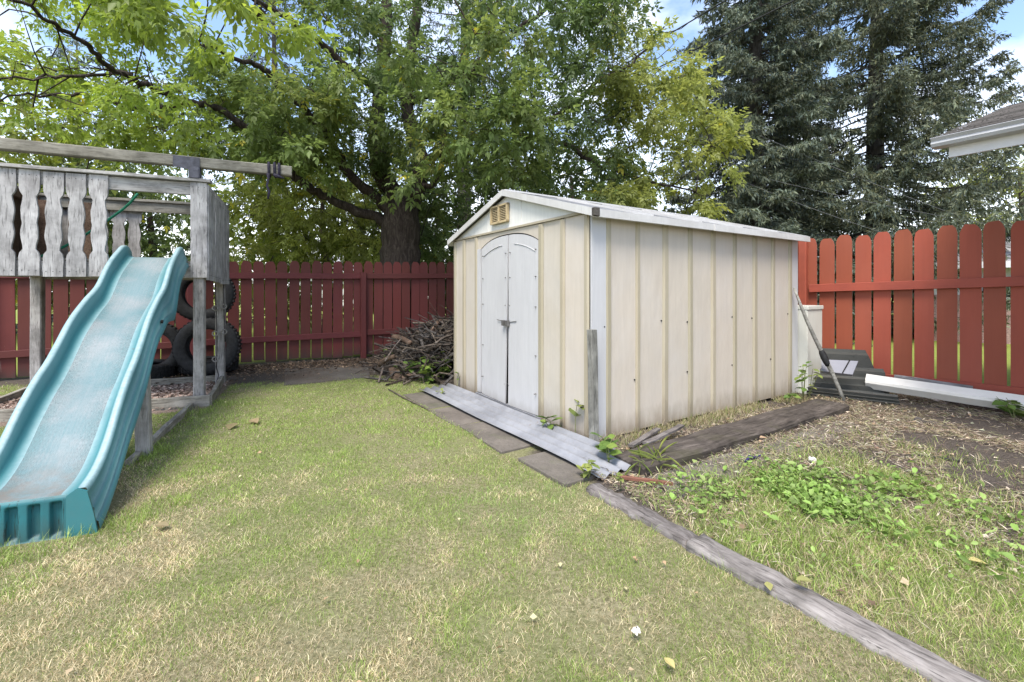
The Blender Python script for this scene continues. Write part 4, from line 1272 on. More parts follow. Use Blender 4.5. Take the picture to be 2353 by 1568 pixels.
nb_ = MB(); nc = PD(590, 34, 5.6)
for k in range(90):
    d = Vector((rnd.gauss(0, 1), rnd.gauss(0, 1), rnd.gauss(0, .7))).normalized()
    c = nc + Vector((rnd.gauss(0, .05), rnd.gauss(0, .05), rnd.gauss(0, .03)))
    nb_.tube([c - d * .09, c + Vector((0, 0, .01)), c + d * .08], [.006, .008, .003], 4, False)
free(nb_, 'bird_nest', plain('nest_twigs', (.03, .022, .018), .95), 'dark round twig nest high in the maple near the top edge', 'nest')
# ---- spruces
def spruce(base, H, R, z_low, label, tone, nb=150, seed=1, droop=.35, lean=0, bare=(0, 0), hang=1.0, fine=7, tip=.30):
    r = np.random.default_rng(seed)
    t = thing('spruce_tree', Vector(base), label, 'tree', None)
    B = np.array(base, float)
    tk = MB().tube([Vector(base) + Vector((lean * q * H * .1 + .03 * math.sin(q * 11), 0, q * H - (.2 if q == 0 else 0))) for q in np.linspace(0, 1, 10)], [max(.015, .26 * H / 14 * (1 - q) ** .8 + .012) for q in np.linspace(0, 1, 10)], 9)
    tk.build('trunk', M['bark2'], t, True)
    br = MB()
    Bp, Dd, Nn, LL, WW, CC = [], [], [], [], [], []
    for i in range(nb):
        q = (i + r.random()) / nb
        z = z_low + (H - z_low) * q ** 1.15
        if bare[0] < z < bare[1] and r.random() < .6: continue
        ln = R * (1 - (z - z_low) / (H - z_low + .4)) ** .75 * r.uniform(.65, 1.1) + .15
        az = i * 2.39996 + r.normal(0, .3)
        if r.random() < .25: az = -math.pi / 2 + r.normal(0, .8); ln *= .8
        hd = np.array([math.cos(az), math.sin(az), 0])
        sd = np.array([-hd[1], hd[0], 0])
        n = 7
        tt = np.linspace(0, 1, n)
        dz = -droop * ln * (tt ** 1.3) + tip * ln * droop * 1.6 * (tt ** 3.2) + .10 * ln * tt * (z / H)
        bow = r.normal(0, .06) * ln
        path = B + np.array([lean * (z / H) * H * .1, 0, z]) + hd * (ln * tt)[:, None] + sd * (bow * tt ** 2)[:, None] + np.array([0, 0, 1.0]) * dz[:, None]
        br.tube([Vector(p) for p in path], [max(.006, .03 * (1 - x) * min(1, ln / 2)) for x in tt], 4, False)
        nbk = int(9 + ln * 15)
        ts = r.uniform(.12, 1.0, nbk) ** .8
        sg = r.choice([-1, 1], nbk)
        p = np.stack([np.interp(ts, tt, path[:, c]) for c in range(3)], 1)
        bl = ln * .30 * (1.15 - ts) * r.uniform(.5, 1.2, nbk) + .12
        bd = unit(hd * r.uniform(.5, 1.0, (nbk, 1)) + sd * (sg * r.uniform(.3, 1.0, nbk))[:, None] + np.array([0, 0, -.35 * hang]) + r.normal(0, .12, (nbk, 3)))
        tone_var = r.uniform(.6, 1.4, (nbk, 1)) * r.uniform(.8, 1.2)  # random needle colour variation per branchlet
        # along every branchlet, needle sprays: forward and hanging
        nn_ = fine if (hd[1] < .45 and z < 11.5) else max(4, fine // 3)
        for m in range(nn_):
            u = (m + r.random(nbk)) / nn_
            pp = p + bd * (bl * u)[:, None] + np.array([0, 0, -.14]) * (bl * u ** 2)[:, None] + r.normal(0, .018, (nbk, 3))
            kind = r.random(nbk)
            hangd = unit(np.array([0, 0, -1.0]) * hang + bd * .5 + r.normal(0, .45, (nbk, 3)))
            fwd = unit(bd + r.normal(0, .6, (nbk, 3)))
            d = np.where((kind < .5)[:, None], hangd, fwd)
            l = r.uniform(.07, .15, nbk) * (1 if nn_ == fine else 1.7)
            for w_ in range(1):
                Bp.append(pp); Dd.append(d); Nn.append(unit(r.normal(0, 1, (nbk, 3)))); LL.append(l); WW.append(l * r.uniform(.10, .155, nbk))
                CC.append(np.array(tone) * tone_var * r.uniform(.75, 1.25, (nbk, 1)) + np.array([.012, .006, -.006]) * r.normal(0, 1, (nbk, 1)))
    br.build('branches', M['bark2'], t, False)
    Nn = np.concatenate(Nn); Dd = np.concatenate(Dd)
    Nn = unit(Nn - Dd * (Nn * Dd).sum(1, keepdims=True))
    V, Fc, co = leaflets(np.concatenate(Bp), Dd, Nn, np.concatenate(LL), np.concatenate(WW), np.concatenate(CC), .05)
    soup('crown', V, Fc, M['needle'], co, t)
    return t
blue = (.11, .14, .12); green = (.065, .085, .05); olive = (.085, .09, .06)
spruce((6.6, 12.2, 0), 14.5, 3.2, .4, 'tall blue-green spruce directly behind the shed roof on the right', (.105, .125, .085), 350, 4, .46, fine=20)
spruce((10.6, 13.2, 0), 15.5, 4.7, .5, 'tallest dark spruce at the right, branches reaching into blue sky', (.097, .112, .07), 310, 9, .38, .1, fine=20, tip=.62)
spruce((8.7, 14.6, 0), 13.5, 3.0, .3, 'dark spruce filling the gap between the two big spruces', (.075, .09, .064), 220, 13, .4, fine=13)
spruce((-13.5, 14.0, 0), 9.0, 2.6, .5, 'bluish spruce beyond the fence at the far left', blue, 80, 21, .35)
spruce((-8.2, 15.5, 0), 12.0, 2.8, .3, 'slender spruce beyond the fence behind the play tower', olive, 90, 25, .35)
spruce((-1.6, 15.0, 0), 15.0, 3.4, 2.0, 'tall dark spruce hidden behind the big maple', (.05, .065, .045), 100, 33, .4, fine=4)

# ---- looser deciduous trees beyond the fences
def far_tree(base, H, R, z0, label, tone, ncl, seed, size=(.26, .4)):
    t = thing('leafy_tree', Vector(base), label, 'tree')
    r = random.Random(seed)
    b = Vector(base)
    tk = MB().tube([b + Vector((.1 * math.sin(q * 5 + seed), 0, q * H * .75 - (.2 if q == 0 else 0))) for q in np.linspace(0, 1, 7)], [.2 * (1 - q * .8) for q in np.linspace(0, 1, 7)], 8)
    cl, tn = [], []
    while len(cl) < ncl:
        x, y, z = r.uniform(-1, 1), r.uniform(-1, 1), r.uniform(-1, 1)
        e = x * x + y * y + z * z
        if e > 1 or e < .12: continue
        cl.append(np.array([b.x + x * R, b.y + y * R, z0 + (z * .5 + .5) * (H - z0)])); tn.append(np.array(tone) * r.uniform(.7, 1.3))
    nd = [np.array(b + Vector((0, 0, q * H * .75))) for q in np.linspace(.25, 1, 16)]
    bm_ = MB(); Cc, od = grow(nd, cl, bm_, .008, .014)
    tk.build('trunk', M['bark'], t, True)
    bm_.build('branches', M['bark'], t, False, 'stuff')
    V, Fc, co = leafy(Cc, od, np.array(tn), None, 5, 5, .75, size, 3)
    soup('crown', V, Fc, M['leaf_far'], co, t)
far_tree((17.5, 15.5, 0), 7.2, 2.6, .6, 'pale yellow-green tree at the right edge behind the red fence', (.22, .24, .07), 130, 5)
far_tree((-13.5, 10.5, 0), 8.5, 3.2, .8, 'bright yellow-green tree at the far left beyond the maroon fence', (.19, .22, .045), 150, 6)
far_tree((-5.3, 12.8, 0), 5.5, 2.3, .5, 'low leafy tree behind the maroon fence left of the maple trunk', (.14, .17, .035), 130, 7)
far_tree((-2.2, 13.2, 0), 4.4, 1.9, .4, 'bushy green tree right behind the maple trunk', (.085, .115, .035), 100, 8)
far_tree((1.8, 13.0, 0), 6.0, 2.4, .4, 'dark leafy tree behind the shed roof', (.08, .11, .035), 120, 12)
far_tree((-11.0, 13.8, 0), 5.6, 2.4, .3, 'shaded leafy tree seen through the play tower opening', (.10, .135, .045), 130, 19)
far_tree((-19, 22, 0), 9.0, 4.0, 1.0, 'distant pale tree seen beneath the maple boughs on the left', (.16, .19, .05), 110, 15)
far_tree((-7, 26, 0), 8.0, 4.0, .8, 'distant soft green tree between the spruces on the left', (.15, .18, .06), 110, 17)

# ------------------------------------------------------------------ buildings beyond and beside
def house(name, label, c, ang, w, d, wall_h, roof_h, wallm, brick=False, win=()):
    t = thing(name, Vector(c), label, 'house')
    X = Vector((math.cos(ang), math.sin(ang), 0)); Y = Vector((-math.sin(ang), math.cos(ang), 0)); c = Vector(c)
    MB().box(c + UP * wall_h / 2, X * w, Y * d, UP * wall_h).build('wall', wallm, t)
    if brick: MB().box(c + UP * .55 - Y * .012, X * (w + .02), Y * (d + .02), UP * 1.1).build('brick_base', M['brick'], t)
    o = .4
    P = [c - X * (w / 2 + o) - Y * (d / 2 + o) + UP * (wall_h + .01), c - X * (w / 2 + o) + Y * (d / 2 + o) + UP * (wall_h + .01), c - X * (w / 2 + o) + UP * (wall_h + roof_h)]
    rf = MB().prism(P, X * (w + 2 * o)).build('roof', M['far_roof'], t)
    MB().box(c - Y * (d / 2 + o + .04) + UP * (wall_h + .02), X * (w + 2 * o), Y * .06, UP * .14).build('fascia', M['soffit'], t)
    for (x, z, ww, hh) in win:
        f = MB().box(c - Y * (d / 2 + .02) + X * x + UP * z, X * ww, Y * .06, UP * hh).build('window', M['soffit'], t)
        MB().box(c - Y * (d / 2 + .045) + X * x + UP * z, X * (ww - .12), Y * .04, UP * (hh - .12)).build('pane', M['glass'], f)
M['far_roof'] = plain('pale_roof', (.33, .32, .32), .8, 0, .2, 3)
M['glass'] = plain('window_glass', (.03, .035, .04), .12, 0, .1, 2, 0, .6)
house('neighbour_house', 'low pale outbuilding with brick base glimpsed through the red fence gaps', (13.0, 10.7, 0), -.62, 5.2, 3.2, 1.75, .8, M['house_wall'], True, ((-1.2, 1.25, .9, .5), (1.2, 1.25, .9, .5)))
house('neighbour_house', 'low pale bungalow far beyond the maroon fence', (-9, 38, 0), .25, 16, 8, 2.5, 1.5, M['house_wall'], False, ((-3, 1.5, 1.8, 1.1), (3, 1.5, 1.8, 1.1)))

# own garage: only its eave corner reaches into view
ga = thing('garage', Vector((4.9, 2.6, 0)), 'grey garage whose gutter and shingled eave jut in at upper right', 'garage')
EC = PD(2158, 333, 3.62)                 # outer eave corner
nx_ = -DF; rx_ = D1                      # towards camera, and inwards over the roof
z_e = EC.z
MB().box(EC + nx_ * 3.2 + rx_ * 2.6 + UP * (-z_e / 2 + .1), DF * 4.4, D1 * 3.2, UP * (z_e + .15)).build('wall', M['house_wall'], ga)
MB().box(EC + nx_ * 2.8 + rx_ * .045 + UP * -.045, DF * 5.5, D1 * .022, UP * .13).build('fascia', M['soffit'], ga)
sec = [(.03, .0), (.0, .004), (-.055, .006), (-.068, .03), (-.058, .05), (-.078, .075), (-.071, .079), (-.064, .073), (-.05, .02), (.03, .014)]
gp = [EC + rx_ * a + UP * (b - .03) - nx_ * .035 for a, b in sec]
MB().prism(gp, nx_ * 5.5).build('gutter', M['gutter'], ga)
roofm = M['shingle'] = paint('garage_shingles', (.155, .14, .13), (.06, .055, .05), .45, (.08, .075, .07), .5, 0, .9, .3)
pitch_ = .33
rows = 17
for k in range(rows):
    a, b = -.03 + k * .14, -.03 + (k + 1) * .14 + .03
    P = [EC + nx_ * -.02 + rx_ * a + UP * (.055 + a * pitch_ + .012), EC + nx_ * -.02 + rx_ * b + UP * (.055 + b * pitch_), EC + nx_ * 5.4 + rx_ * b + UP * (.055 + b * pitch_), EC + nx_ * 5.4 + rx_ * a + UP * (.055 + a * pitch_ + .012)]
    MB().prism(P, UP * .008).build('shingle_course', roofm, ga)
MB().prism([EC + UP * .02, EC + rx_ * 2.3 + UP * (.02 + 2.3 * pitch_), EC + nx_ * 5.4 + rx_ * 2.3 + UP * (.02 + 2.3 * pitch_), EC + nx_ * 5.4 + UP * .02], UP * .03).build('roof_deck', M['olive_x'], ga)
MB().prism([EC + rx_ * 2.3 + UP * (.02 + 2.3 * pitch_), EC + rx_ * 4.6 + UP * .02, EC + nx_ * 5.4 + rx_ * 4.6 + UP * .02, EC + nx_ * 5.4 + rx_ * 2.3 + UP * (.02 + 2.3 * pitch_)], UP * .03).build('roof_deck', roofm, ga)

# ------------------------------------------------------------------ overhead wires
def wire(p, q, r, label, sag, mat=None):
    p, q = Vector(p), Vector(q)
    P = [p.lerp(q, t) - UP * (sag * 4 * t * (1 - t)) for t in np.linspace(0, 1, 13)]
    free(MB().tube(P, r, 5), 'overhead_wire', mat or M['cable'], label, 'wire', 'overhead wires', smooth=True)
wire(PD(1380, 170, 11.5), PD(1760, -55, 8.0), .014, 'upper black overhead cable crossing in front of the spruces', .02)
wire(PD(1420, 200, 11.5), PD(1990, -82, 7.6), .016, 'lower thicker black overhead cable crossing in front of the spruces', .02)
wire(PD(1560, 225, 11.0), PD(2290, 528, 9.5), .004, 'thin pale wire sloping down to the red fence top', .12, M['wire'])
wire(PD(1600, 370, 10.5), PD(2110, 560, 9.5), .004, 'lowest thin wire sloping down behind the shed roof', .1, M['wire'])
wire(PD(1700, 395, 10.5), PD(2400, 535, 9.2), .0035, 'thin wire running nearly level before the spruces', .1, M['wire'])

# ------------------------------------------------------------------ BRUSH PILE
pc = Vector((-1.12, 6.85, 0))
bp = thing('brush_pile', pc, 'tangled heap of dead branches and twigs between maroon fence and shed', 'brush pile')
tgs = [MB(), MB(), MB()]
def pile_z(x, y):
    # ridge rising towards the shed's hidden rear corner
    u = ((x - pc.x) / 1.0); v = ((y - pc.y) / .95)
    return max(0, .80 - .42 * (u - .35) ** 2 - .55 * v * v)
for k in range(900):
    x, y = pc.x + rnd.gauss(.08, .52), pc.y + rnd.gauss(-.08, .52)
    h = pile_z(x, y)
    if h < .03: continue
    z = h * rnd.uniform(.55, 1.02)
    L = rnd.uniform(.25, .85); a = rnd.uniform(0, 2 * math.pi); e = rnd.gauss(0, .35)
    d = Vector((math.cos(a) * math.cos(e), math.sin(a) * math.cos(e), math.sin(e)))
    c = Vector((x, y, z)); b = Vector((rnd.gauss(0, .06), rnd.gauss(0, .06), rnd.gauss(0, .06)))
    P = [c - d * L / 2, c - d * L / 6 + b, c + d * L / 6 - b * .6, c + d * L / 2]
    P = [Vector((p.x, p.y, max(.015, p.z))) for p in P]
    P = [p if toSF(p.x, p.y)[1] > 2.56 or toSF(p.x, p.y)[0] < -.02 else Vector((p.x - .25, p.y + .2, p.z)) for p in P]
    r = rnd.choice([.003, .004, .005, .006, .008, .012, .018])
    rnd.choice(tgs).tube(P, [r, r * .95, r * .8, r * .5], 5 if r > .01 else 4, False)
for tg, c_ in zip(tgs, ((.055, .04, .031), (.145, .115, .088), (.09, .08, .073))): tg.build('twigs', plain('twig_bark', c_, .9, 0, .5, 25, .4), bp, kind='stuff')
hash2 = lambda u, v: float(vnoise(np.array([u * 17.0]), np.array([v * 15.0]))[0])
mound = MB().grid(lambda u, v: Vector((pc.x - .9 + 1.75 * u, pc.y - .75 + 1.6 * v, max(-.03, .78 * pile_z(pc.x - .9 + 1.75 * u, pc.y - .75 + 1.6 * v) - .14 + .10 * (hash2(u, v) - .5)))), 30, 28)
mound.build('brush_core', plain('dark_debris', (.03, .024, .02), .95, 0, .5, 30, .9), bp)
for px0, py0, d0, px1, py1, d1, r, lab in [(a_, b_, c_ - .45, d_, e_, f_ - .45, g_ * 1.25, h_) for a_, b_, c_, d_, e_, f_, g_, h_ in ((905, 775, 7.1, 943, 789, 6.75, .035, 'thick sawn branch stub poking from the left of the brush pile'), (990, 765, 6.9, 1013, 735, 7.1, .026, 'bent pale branch sticking up at the top of the brush pile'), (872, 838, 6.8, 905, 820, 6.6, .03, 'short brown log lying at the left foot of the brush pile'),
     (1013, 735, 7.1, 1036, 790, 6.95, .014, 'thin forked stick leaning from the top of the brush pile'), (885, 830, 6.5, 925, 775, 6.9, .008, 'long thin stick slanting up to the maroon fence'), (958, 800, 6.5, 1035, 792, 6.4, .01, 'long pale stick lying across the front of the brush pile'), (925, 872, 6.35, 980, 862, 6.5, .036, 'thick round log end under the brush pile'), (1000, 790, 6.3, 1038, 770, 6.5, .012, 'grey curved stick next to the shed wall in the brush pile'))]:
    a, b = PD(px0, py0, d0), PD(px1, py1, d1)
    m_ = (a + b) / 2 + Vector((0, 0, .02))
    free(MB().tube(smooth_path([a, m_, b], 3), [r, r * .98, r * 1.02, r * .95, r * .9, r * .85, r * .8], 8), 'dead_branch', M['log'] if r > .03 else M['stick'], lab, 'branch', 'larger branches in the brush pile', smooth=True)
free(MB().tube([G(870, 878, .02), PD(880, 845, 6.3), PD(905, 838, 6.2), PD(935, 845, 6.0), PD(955, 862, 5.9), PD(975, 868, 5.8)], [.012, .015, .016, .016, .014, .01], 7), 'bent_branch', M['stick'], 'pale bent branch arching at the foot of the brush pile', 'branch', smooth=True)
P = [PD(893, 846, 6.15), PD(935, 852, 6.0), PD(950, 872, 5.95), PD(900, 884, 6.0)]
free(MB().prism(P, Vector((.02, .05, .01))), 'leaning_board', M['brown_wood'], 'brown board propped at the foot of the brush pile', 'board')
free(MB().tube(smooth_path([G(893, 895, .015), G(925, 912, .02), G(965, 932, .02), G(990, 945, .012)], 3), .008, 5), 'dead_stick', M['stick'], 'thin pale stick along the outer edge of the far paver', 'stick', smooth=True)

# ------------------------------------------------------------------ WEEDS
def leaf_mesh(name, mat, L=1.0, W=.38, col=(.13, .22, .04)):
    vs = [(0, 0, 0), (W * .7, L * .28, .05), (W, L * .5, .06), (W * .55, L * .8, .02), (0, L, -.06), (-W * .55, L * .8, .02), (-W, L * .5, .06), (-W * .7, L * .28, .05), (0, L * .5, 0)]
    fs = [(0, 1, 8), (1, 2, 8), (2, 3, 8), (3, 4, 8), (4, 5, 8), (5, 6, 8), (6, 7, 8), (7, 0, 8)]
    me = bpy.data.meshes.new(name); me.from_pydata(vs, [], fs); me.update(); me.materials.append(mat)
    return me
def weedmat(name, c):
    t = NT(name)
    v = t.coord()
    col = t.hsv_rand(t.ramp(t.noise(v, 3, 4), [(.3, tuple(x * .7 for x in c)), (.7, c)]), .3, .02)
    p = t.n('BsdfPrincipled'); t.set(p.inputs['Base Color'], col); p.inputs['Roughness'].default_value = .5; p.inputs['Specular IOR Level'].default_value = .3
    tr = t.n('BsdfTranslucent'); t.set(tr.inputs['Color'], col)
    mx = t.n('MixShader'); mx.inputs[0].default_value = .35
    t.t.links.new(p.outputs[0], mx.inputs[1]); t.t.links.new(tr.outputs[0], mx.inputs[2]); t.t.links.new(mx.outputs[0], t.out.inputs['Surface'])
    return t.m
M['weed'] = weedmat('weed_leaf', (.17, .26, .055)); M['weed2'] = weedmat('weed_leaf_yellow', (.27, .32, .085)); M['tan_leaf'] = weedmat('dead_leaf', (.45, .34, .2)); M['yellow_leaf'] = weedmat('fallen_yellow_leaf', (.55, .50, .20))
LM = {'weed': leaf_mesh('leaf', M['weed']), 'weed2': leaf_mesh('leaf', M['weed2'], 1, .33), 'long': leaf_mesh('leaf', M['weed2'], 1, .028)}
def weed(base, label, n, h, L, kind='weed', group=None, spread=.5, vine=None):
    t = thing('weed_plant', Vector(base), label, 'weed', group)
    b = Vector(base)
    stems = vine or [[b, b + Vector((rnd.gauss(0, spread * h * .5), rnd.gauss(0, spread * h * .5), h * rnd.uniform(.6, 1)))] for _ in range(max(1, n // 4))]
    mb = MB()
    paths = []
    for s_ in stems:
        p = smooth_path(s_, 4) if len(s_) > 2 else smooth_path([s_[0], (s_[0] + s_[1]) / 2 + Vector((rnd.gauss(0, .01), rnd.gauss(0, .01), .02)), s_[1]], 3)
        paths.append(p); mb.tube(p, [.0035 - .002 * i / len(p) for i in range(len(p))], 5)
    mb.build('stem', M['weed_stem'], t, True)
    for i in range(n):
        p = paths[i % len(paths)]
        q = p[min(len(p) - 1, int((.25 + .75 * rnd.random()) * len(p)))]
        o = bpy.data.objects.new('leaf', LM[kind]); COL.objects.link(o); o.parent = t
        s_ = L * rnd.uniform(.6, 1.15)
        o.matrix_basis = Matrix.Translation(q - b) @ Matrix.Rotation(rnd.uniform(0, 6.28), 4, 'Z') @ Matrix.Rotation(rnd.uniform(-.5, .5), 4, 'X') @ Matrix.Rotation(rnd.uniform(-.4, .4), 4, 'Y') @ Matrix.Scale(s_, 4)
    return t
weed(S(-.10, .40, .03), 'dark green broadleaf weed on the metal sheet by the front wall', 9, .14, .10)
weed(S(-.05, .13, .03), 'tall weed with drooping yellow-green leaves against the shed front', 7, .34, .13, 'weed2', None, .15)
weed(S(-.1, -.28, .02), 'leafy weed at the foot of the corner post', 8, .16, .10)
weed(S(-.22, -.42, .03), 'bright green vine spilling over the near end of the metal sheet', 14, .16, .11)
weed(S(-.48, -.50, .01), 'pale yellow-green sprout between paver and metal sheet', 12, .13, .075, 'weed2')
weed(S(-.42, -.72, .01), 'small yellow-green sprout beside the landscape timber end', 7, .10, .06, 'weed2')
weed(S(2.86, -.22, .02), 'green weed climbing the far corner of the shed', 16, .42, .10, 'weed', None, .2)
weed(S(3.02, -.2, .02), 'yellowing weed in front of the metal cabinet', 14, .40, .075, 'weed2', None, .25)
weed(S(2.6, -.2, .02), 'low weed at the shed foot left of the climbing weed', 8, .12, .08)
weed(G(958, 873), 'leafy weed clump in front of the brush pile log', 30, .28, .12)
weed(G(985, 880), 'bright weed between brush pile and metal sheet', 30, .26, .13)
weed(G(1018, 872), 'dark leafy weed at the rear corner of the shed front', 34, .36, .10)
weed(G(925, 872), 'weed sprouting by the bent branch', 24, .24, .10)
weed(G(896, 850), 'dark weed at the left foot of the brush pile', 34, .34, .09)
weed(S(-.06, 2.3, .03), 'thin weed sprig against the far end of the shed front', 5, .16, .06)
weed(S(-.36, 2.05, .03), 'pale trailing sprig on the far end of the metal sheet', 8, .05, .05, 'weed2', None, 2.0)
weed(G(395, 862), 'small weed growing before the flat tyre', 12, .16, .06)
weed(G(1500, 1080, .0), 'tuft of long grass overhanging the dark plank end', 46, .10, .20, 'long', None, 1.6)
weed(G(2330, 965), 'green weed under the white beam at the right edge', 16, .2, .13, 'weed')

# fallen leaves, one by one
def fallen(p, L, mat, label, grp='fallen leaves'):
    me = leaf_mesh('fallen_leaf', mat, L, L * rnd.uniform(.3, .45)); 
    for v in me.vertices: v.co.z = v.co.z * L + .012 + .12 * L * abs(v.co.x / L)
    o = bpy.data.objects.new('fallen_leaf', me); COL.objects.link(o); o.location = p
    o.rotation_euler = (rnd.uniform(-.15, .15), rnd.uniform(-.15, .15), rnd.uniform(0, 6.28))
    tag(o, label, 'leaf', grp)
fallen(G(183, 1212, .03), .09, M['tan_leaf'], 'curled tan dead leaf by the foot of the slide')
fallen(G(1551, 1546, .02), .05, M['yellow_leaf'], 'pale yellow leaf on the lawn at the bottom edge')
fallen(G(1868, 1343, .065), .06, M['yellow_leaf'], 'tan leaf lying on the landscape timber')
fallen(G(1763, 1343, .02), .05, M['yellow_leaf'], 'small yellow leaf on the grass beside the landscape timber')
fallen(G(2225, 1293, .02), .075, M['yellow_leaf'], 'long pale leaf in the weedy bed at right')
fallen(G(575, 968, .02), .13, M['tan_leaf'], 'pale dead leaf near the sandbox corner post')
fallen(G(540, 975, .02), .12, M['tan_leaf'], 'crumpled pale leaf on grass in front of the sandbox board')
fallen(G(355, 1213, .02), .07, M['tan_leaf'], 'brown dead leaf on grass right of the slide foot')
fallen(G(1745, 1010, .1), .07, M['tan_leaf'], 'orange-brown leaf on the dark plank')
for px, py, sz, lab in ((1865, 1060, .03, 'white crumpled litter scrap on the dry bed'), (1462, 1456, .016, 'small white litter scrap on the lawn near the bottom')):
    m_ = MB(); c = G(px, py, .02)
    vs = []
    for i in range(8):
        for j in range(5):
            a, e = 2 * math.pi * i / 8, -1.3 + 2.6 * j / 4
            r = sz * rnd.uniform(.6, 1.15)
            vs.append(c + Vector((math.cos(a) * math.cos(e) * r, math.sin(a) * math.cos(e) * r, max(-.01, math.sin(e) * r * .8 + .01))))
    fs = [(i * 5 + j, ((i + 1) % 8) * 5 + j, ((i + 1) % 8) * 5 + j + 1, i * 5 + j + 1) for i in range(8) for j in range(4)]
    free(m_.add(vs, fs), 'paper_scrap', M['pvc'], lab, 'litter', 'litter scraps')
free(MB().tube([G(1712, 1062, .03), G(1722, 1050, .05), G(1735, 1052, .03), G(1748, 1046, .04)], [.006, .011, .009, .004], 6), 'plastic_scrap', plain('violet_plastic', (.03, .02, .10), .5), 'dark violet plastic scrap by the flagstones', 'litter')

# ------------------------------------------------------------------ GRASS (lawn, bed)
def blades(P, L, W, lean, col, seg3=True):
    k = len(P)
    az = RNG.uniform(0, 2 * np.pi, k)
    h = np.stack([np.cos(az), np.sin(az), np.zeros(k)], 1)
    az2 = RNG.uniform(0, 2 * np.pi, k)
    s = np.stack([np.cos(az2), np.sin(az2), np.zeros(k)], 1) * (W / 2)[:, None]
    up = np.array([0, 0, 1.0])
    c1, s1 = np.cos(lean * .55), np.sin(lean * .55)
    c2, s2 = np.cos(lean), np.sin(lean)
    mid = P + (up * c1[:, None] + h * s1[:, None]) * (L * .5)[:, None]
    tip = mid + (up * c2[:, None] + h * s2[:, None]) * (L * .5)[:, None]
    tip[:, 2] = np.maximum(tip[:, 2], P[:, 2] + .003)
    V = np.stack([P - s, P + s, mid + s * .8, mid - s * .8, tip], 1).reshape(-1, 3)
    i = np.arange(k)[:, None] * 5
    Fc = np.concatenate([i + [0, 1, 2], i + [0, 2, 3], i + [3, 2, 4]], 1).reshape(-1, 3)
    return V, Fc, np.repeat(col, 5, 0)
def blocked(x, y):
    s, f = toSF(x, y)
    b = (s > -.12) & (s < 3.3) & (f > -.02) & (f < 2.6)
    b |= (s > -.675 + .05 * (fbm(x * 14, y * 14, 2) - .75)) & (s < -.05) & (f > -.47) & (f < 2.36)
    b |= (s > -.583 + .07 * (fbm(x * 11, y * 11, 2) - .6)) & (s < -.482 + .07 * (fbm(x * 11 + 7, y * 11, 2) - .4)) & (f < -.62)
    b |= (s > -.16) & (s < 2.8) & (f > -.66) & (f < -.37)
    rx, ry = x - TW.x, y - TW.y
    u, v = rx * TU.x + ry * TU.y, rx * TV.x + ry * TV.y
    b |= (u > -2.4) & (u < .14) & (v > -.12) & (v < 1.25)
    qx, qy = x - SP.x, y - SP.y
    l = qx * SWD.x + qy * SWD.y
    dx_, dy_ = x - (SP.x + SWD.x * l), y - (SP.y + SWD.y * l)
    qq = dx_ * SPP.x + dy_ * SPP.y
    b |= (l > 2.3) & (l < 2.83) & (qq > -.48) & (qq < .06)
    return b
def scatter(n, dmin, dmax, pw):
    u = RNG.random(n)
    a, b = dmin ** pw, dmax ** pw
    d = (a + (b - a) * u) ** (1 / pw)
    x = RNG.uniform(-1.32, 1.32, n) * d
    return x, d
green_c = np.array([[.165, .24, .048], [.235, .315, .078], [.31, .375, .12]])
straw_c = np.array([[.50, .42, .255], [.62, .54, .36], [.40, .32, .19]])
x, y = scatter(600000, 1.2, 7.4, .62)
lawn, chips, bey = zones(x, y)
s_, f_ = toSF(x, y)
left = ~((s_ > -.5) & (f_ < .1))
keep = ~blocked(x, y) & (RNG.random(len(x)) < np.where(left, lawn, lawn * .75)) & (bey < .3) & (chips < .5)
bare = fbm(x * 2.6 + 4, y * 2.6 + 1)
keep &= RNG.random(len(x)) < np.clip((bare - .24) * 7, .4, 1)
x, y = x[keep], y[keep]; left = left[keep]; k = len(x)
P = np.stack([x, y, gz(x, y) - .003], 1)
dist = np.hypot(x, y)
pat = fbm(x * 1.15, y * 1.15) * .75 + fbm(x * 6, y * 6) * .5 - .07
greenness = np.clip(.60 + .34 * (y - 2.2) + (pat - .55) * 3.0 + np.where(left, 0, .25), .10, .95)
isg = RNG.random(k) < greenness
tuft = fbm(x * 9, y * 9, 2)
col = np.where(isg[:, None], green_c[RNG.integers(0, 3, k)], straw_c[RNG.integers(0, 3, k)]) * RNG.uniform(.75, 1.3, (k, 1)) * (.72 + .56 * tuft)[:, None]
# blue-green fine patch in the middle of the lawn
bg = np.exp(-(((x - .1) / .5) ** 2 + ((y - 2.5) / .35) ** 2)) > .45
col[bg & isg] *= np.array([.96, 1.0, 1.1])
L = np.where(isg, RNG.uniform(.012, .034, k), RNG.uniform(.012, .036, k)) * np.where(left, 1, 1.6)
L *= (.6 + .9 * tuft) * .94
# longer unmown grass against the slide, posts and edging
edge = np.zeros(k, bool)
for (ex, ey, er) in ((-2.05, 2.3, .2), (-2.25, 2.1, .22), (-1.95, 2.45, .16), (-2.66, 3.2, .22), (-3.1, 4.6, .25), (1.0, 2.75, .3), (.55, 2.6, .12), (.25, 2.75, .08), (.03, 3.1, .05), (-.35, 3.7, .06), (.75, 2.3, .1), (.95, 1.95, .12), (-1.1, 4.4, .1)):
    edge |= (x - ex) ** 2 + (y - ey) ** 2 < er ** 2
L = np.where(edge & isg & (RNG.random(k) < .5), L * RNG.uniform(1.6, 3.4, k), L)
W = RNG.uniform(.0014, .0026, k) * np.clip(dist / 2.4, .85, 2.0)
lean = np.where(isg, RNG.uniform(.3, 1.45, k), RNG.uniform(.8, 1.62, k))
V, Fc, co = blades(P, L, W, lean, col)
tag(soup('lawn_grass', V, Fc, M['grass'], co), 'short patchy lawn grass, green to straw yellow', 'grass')

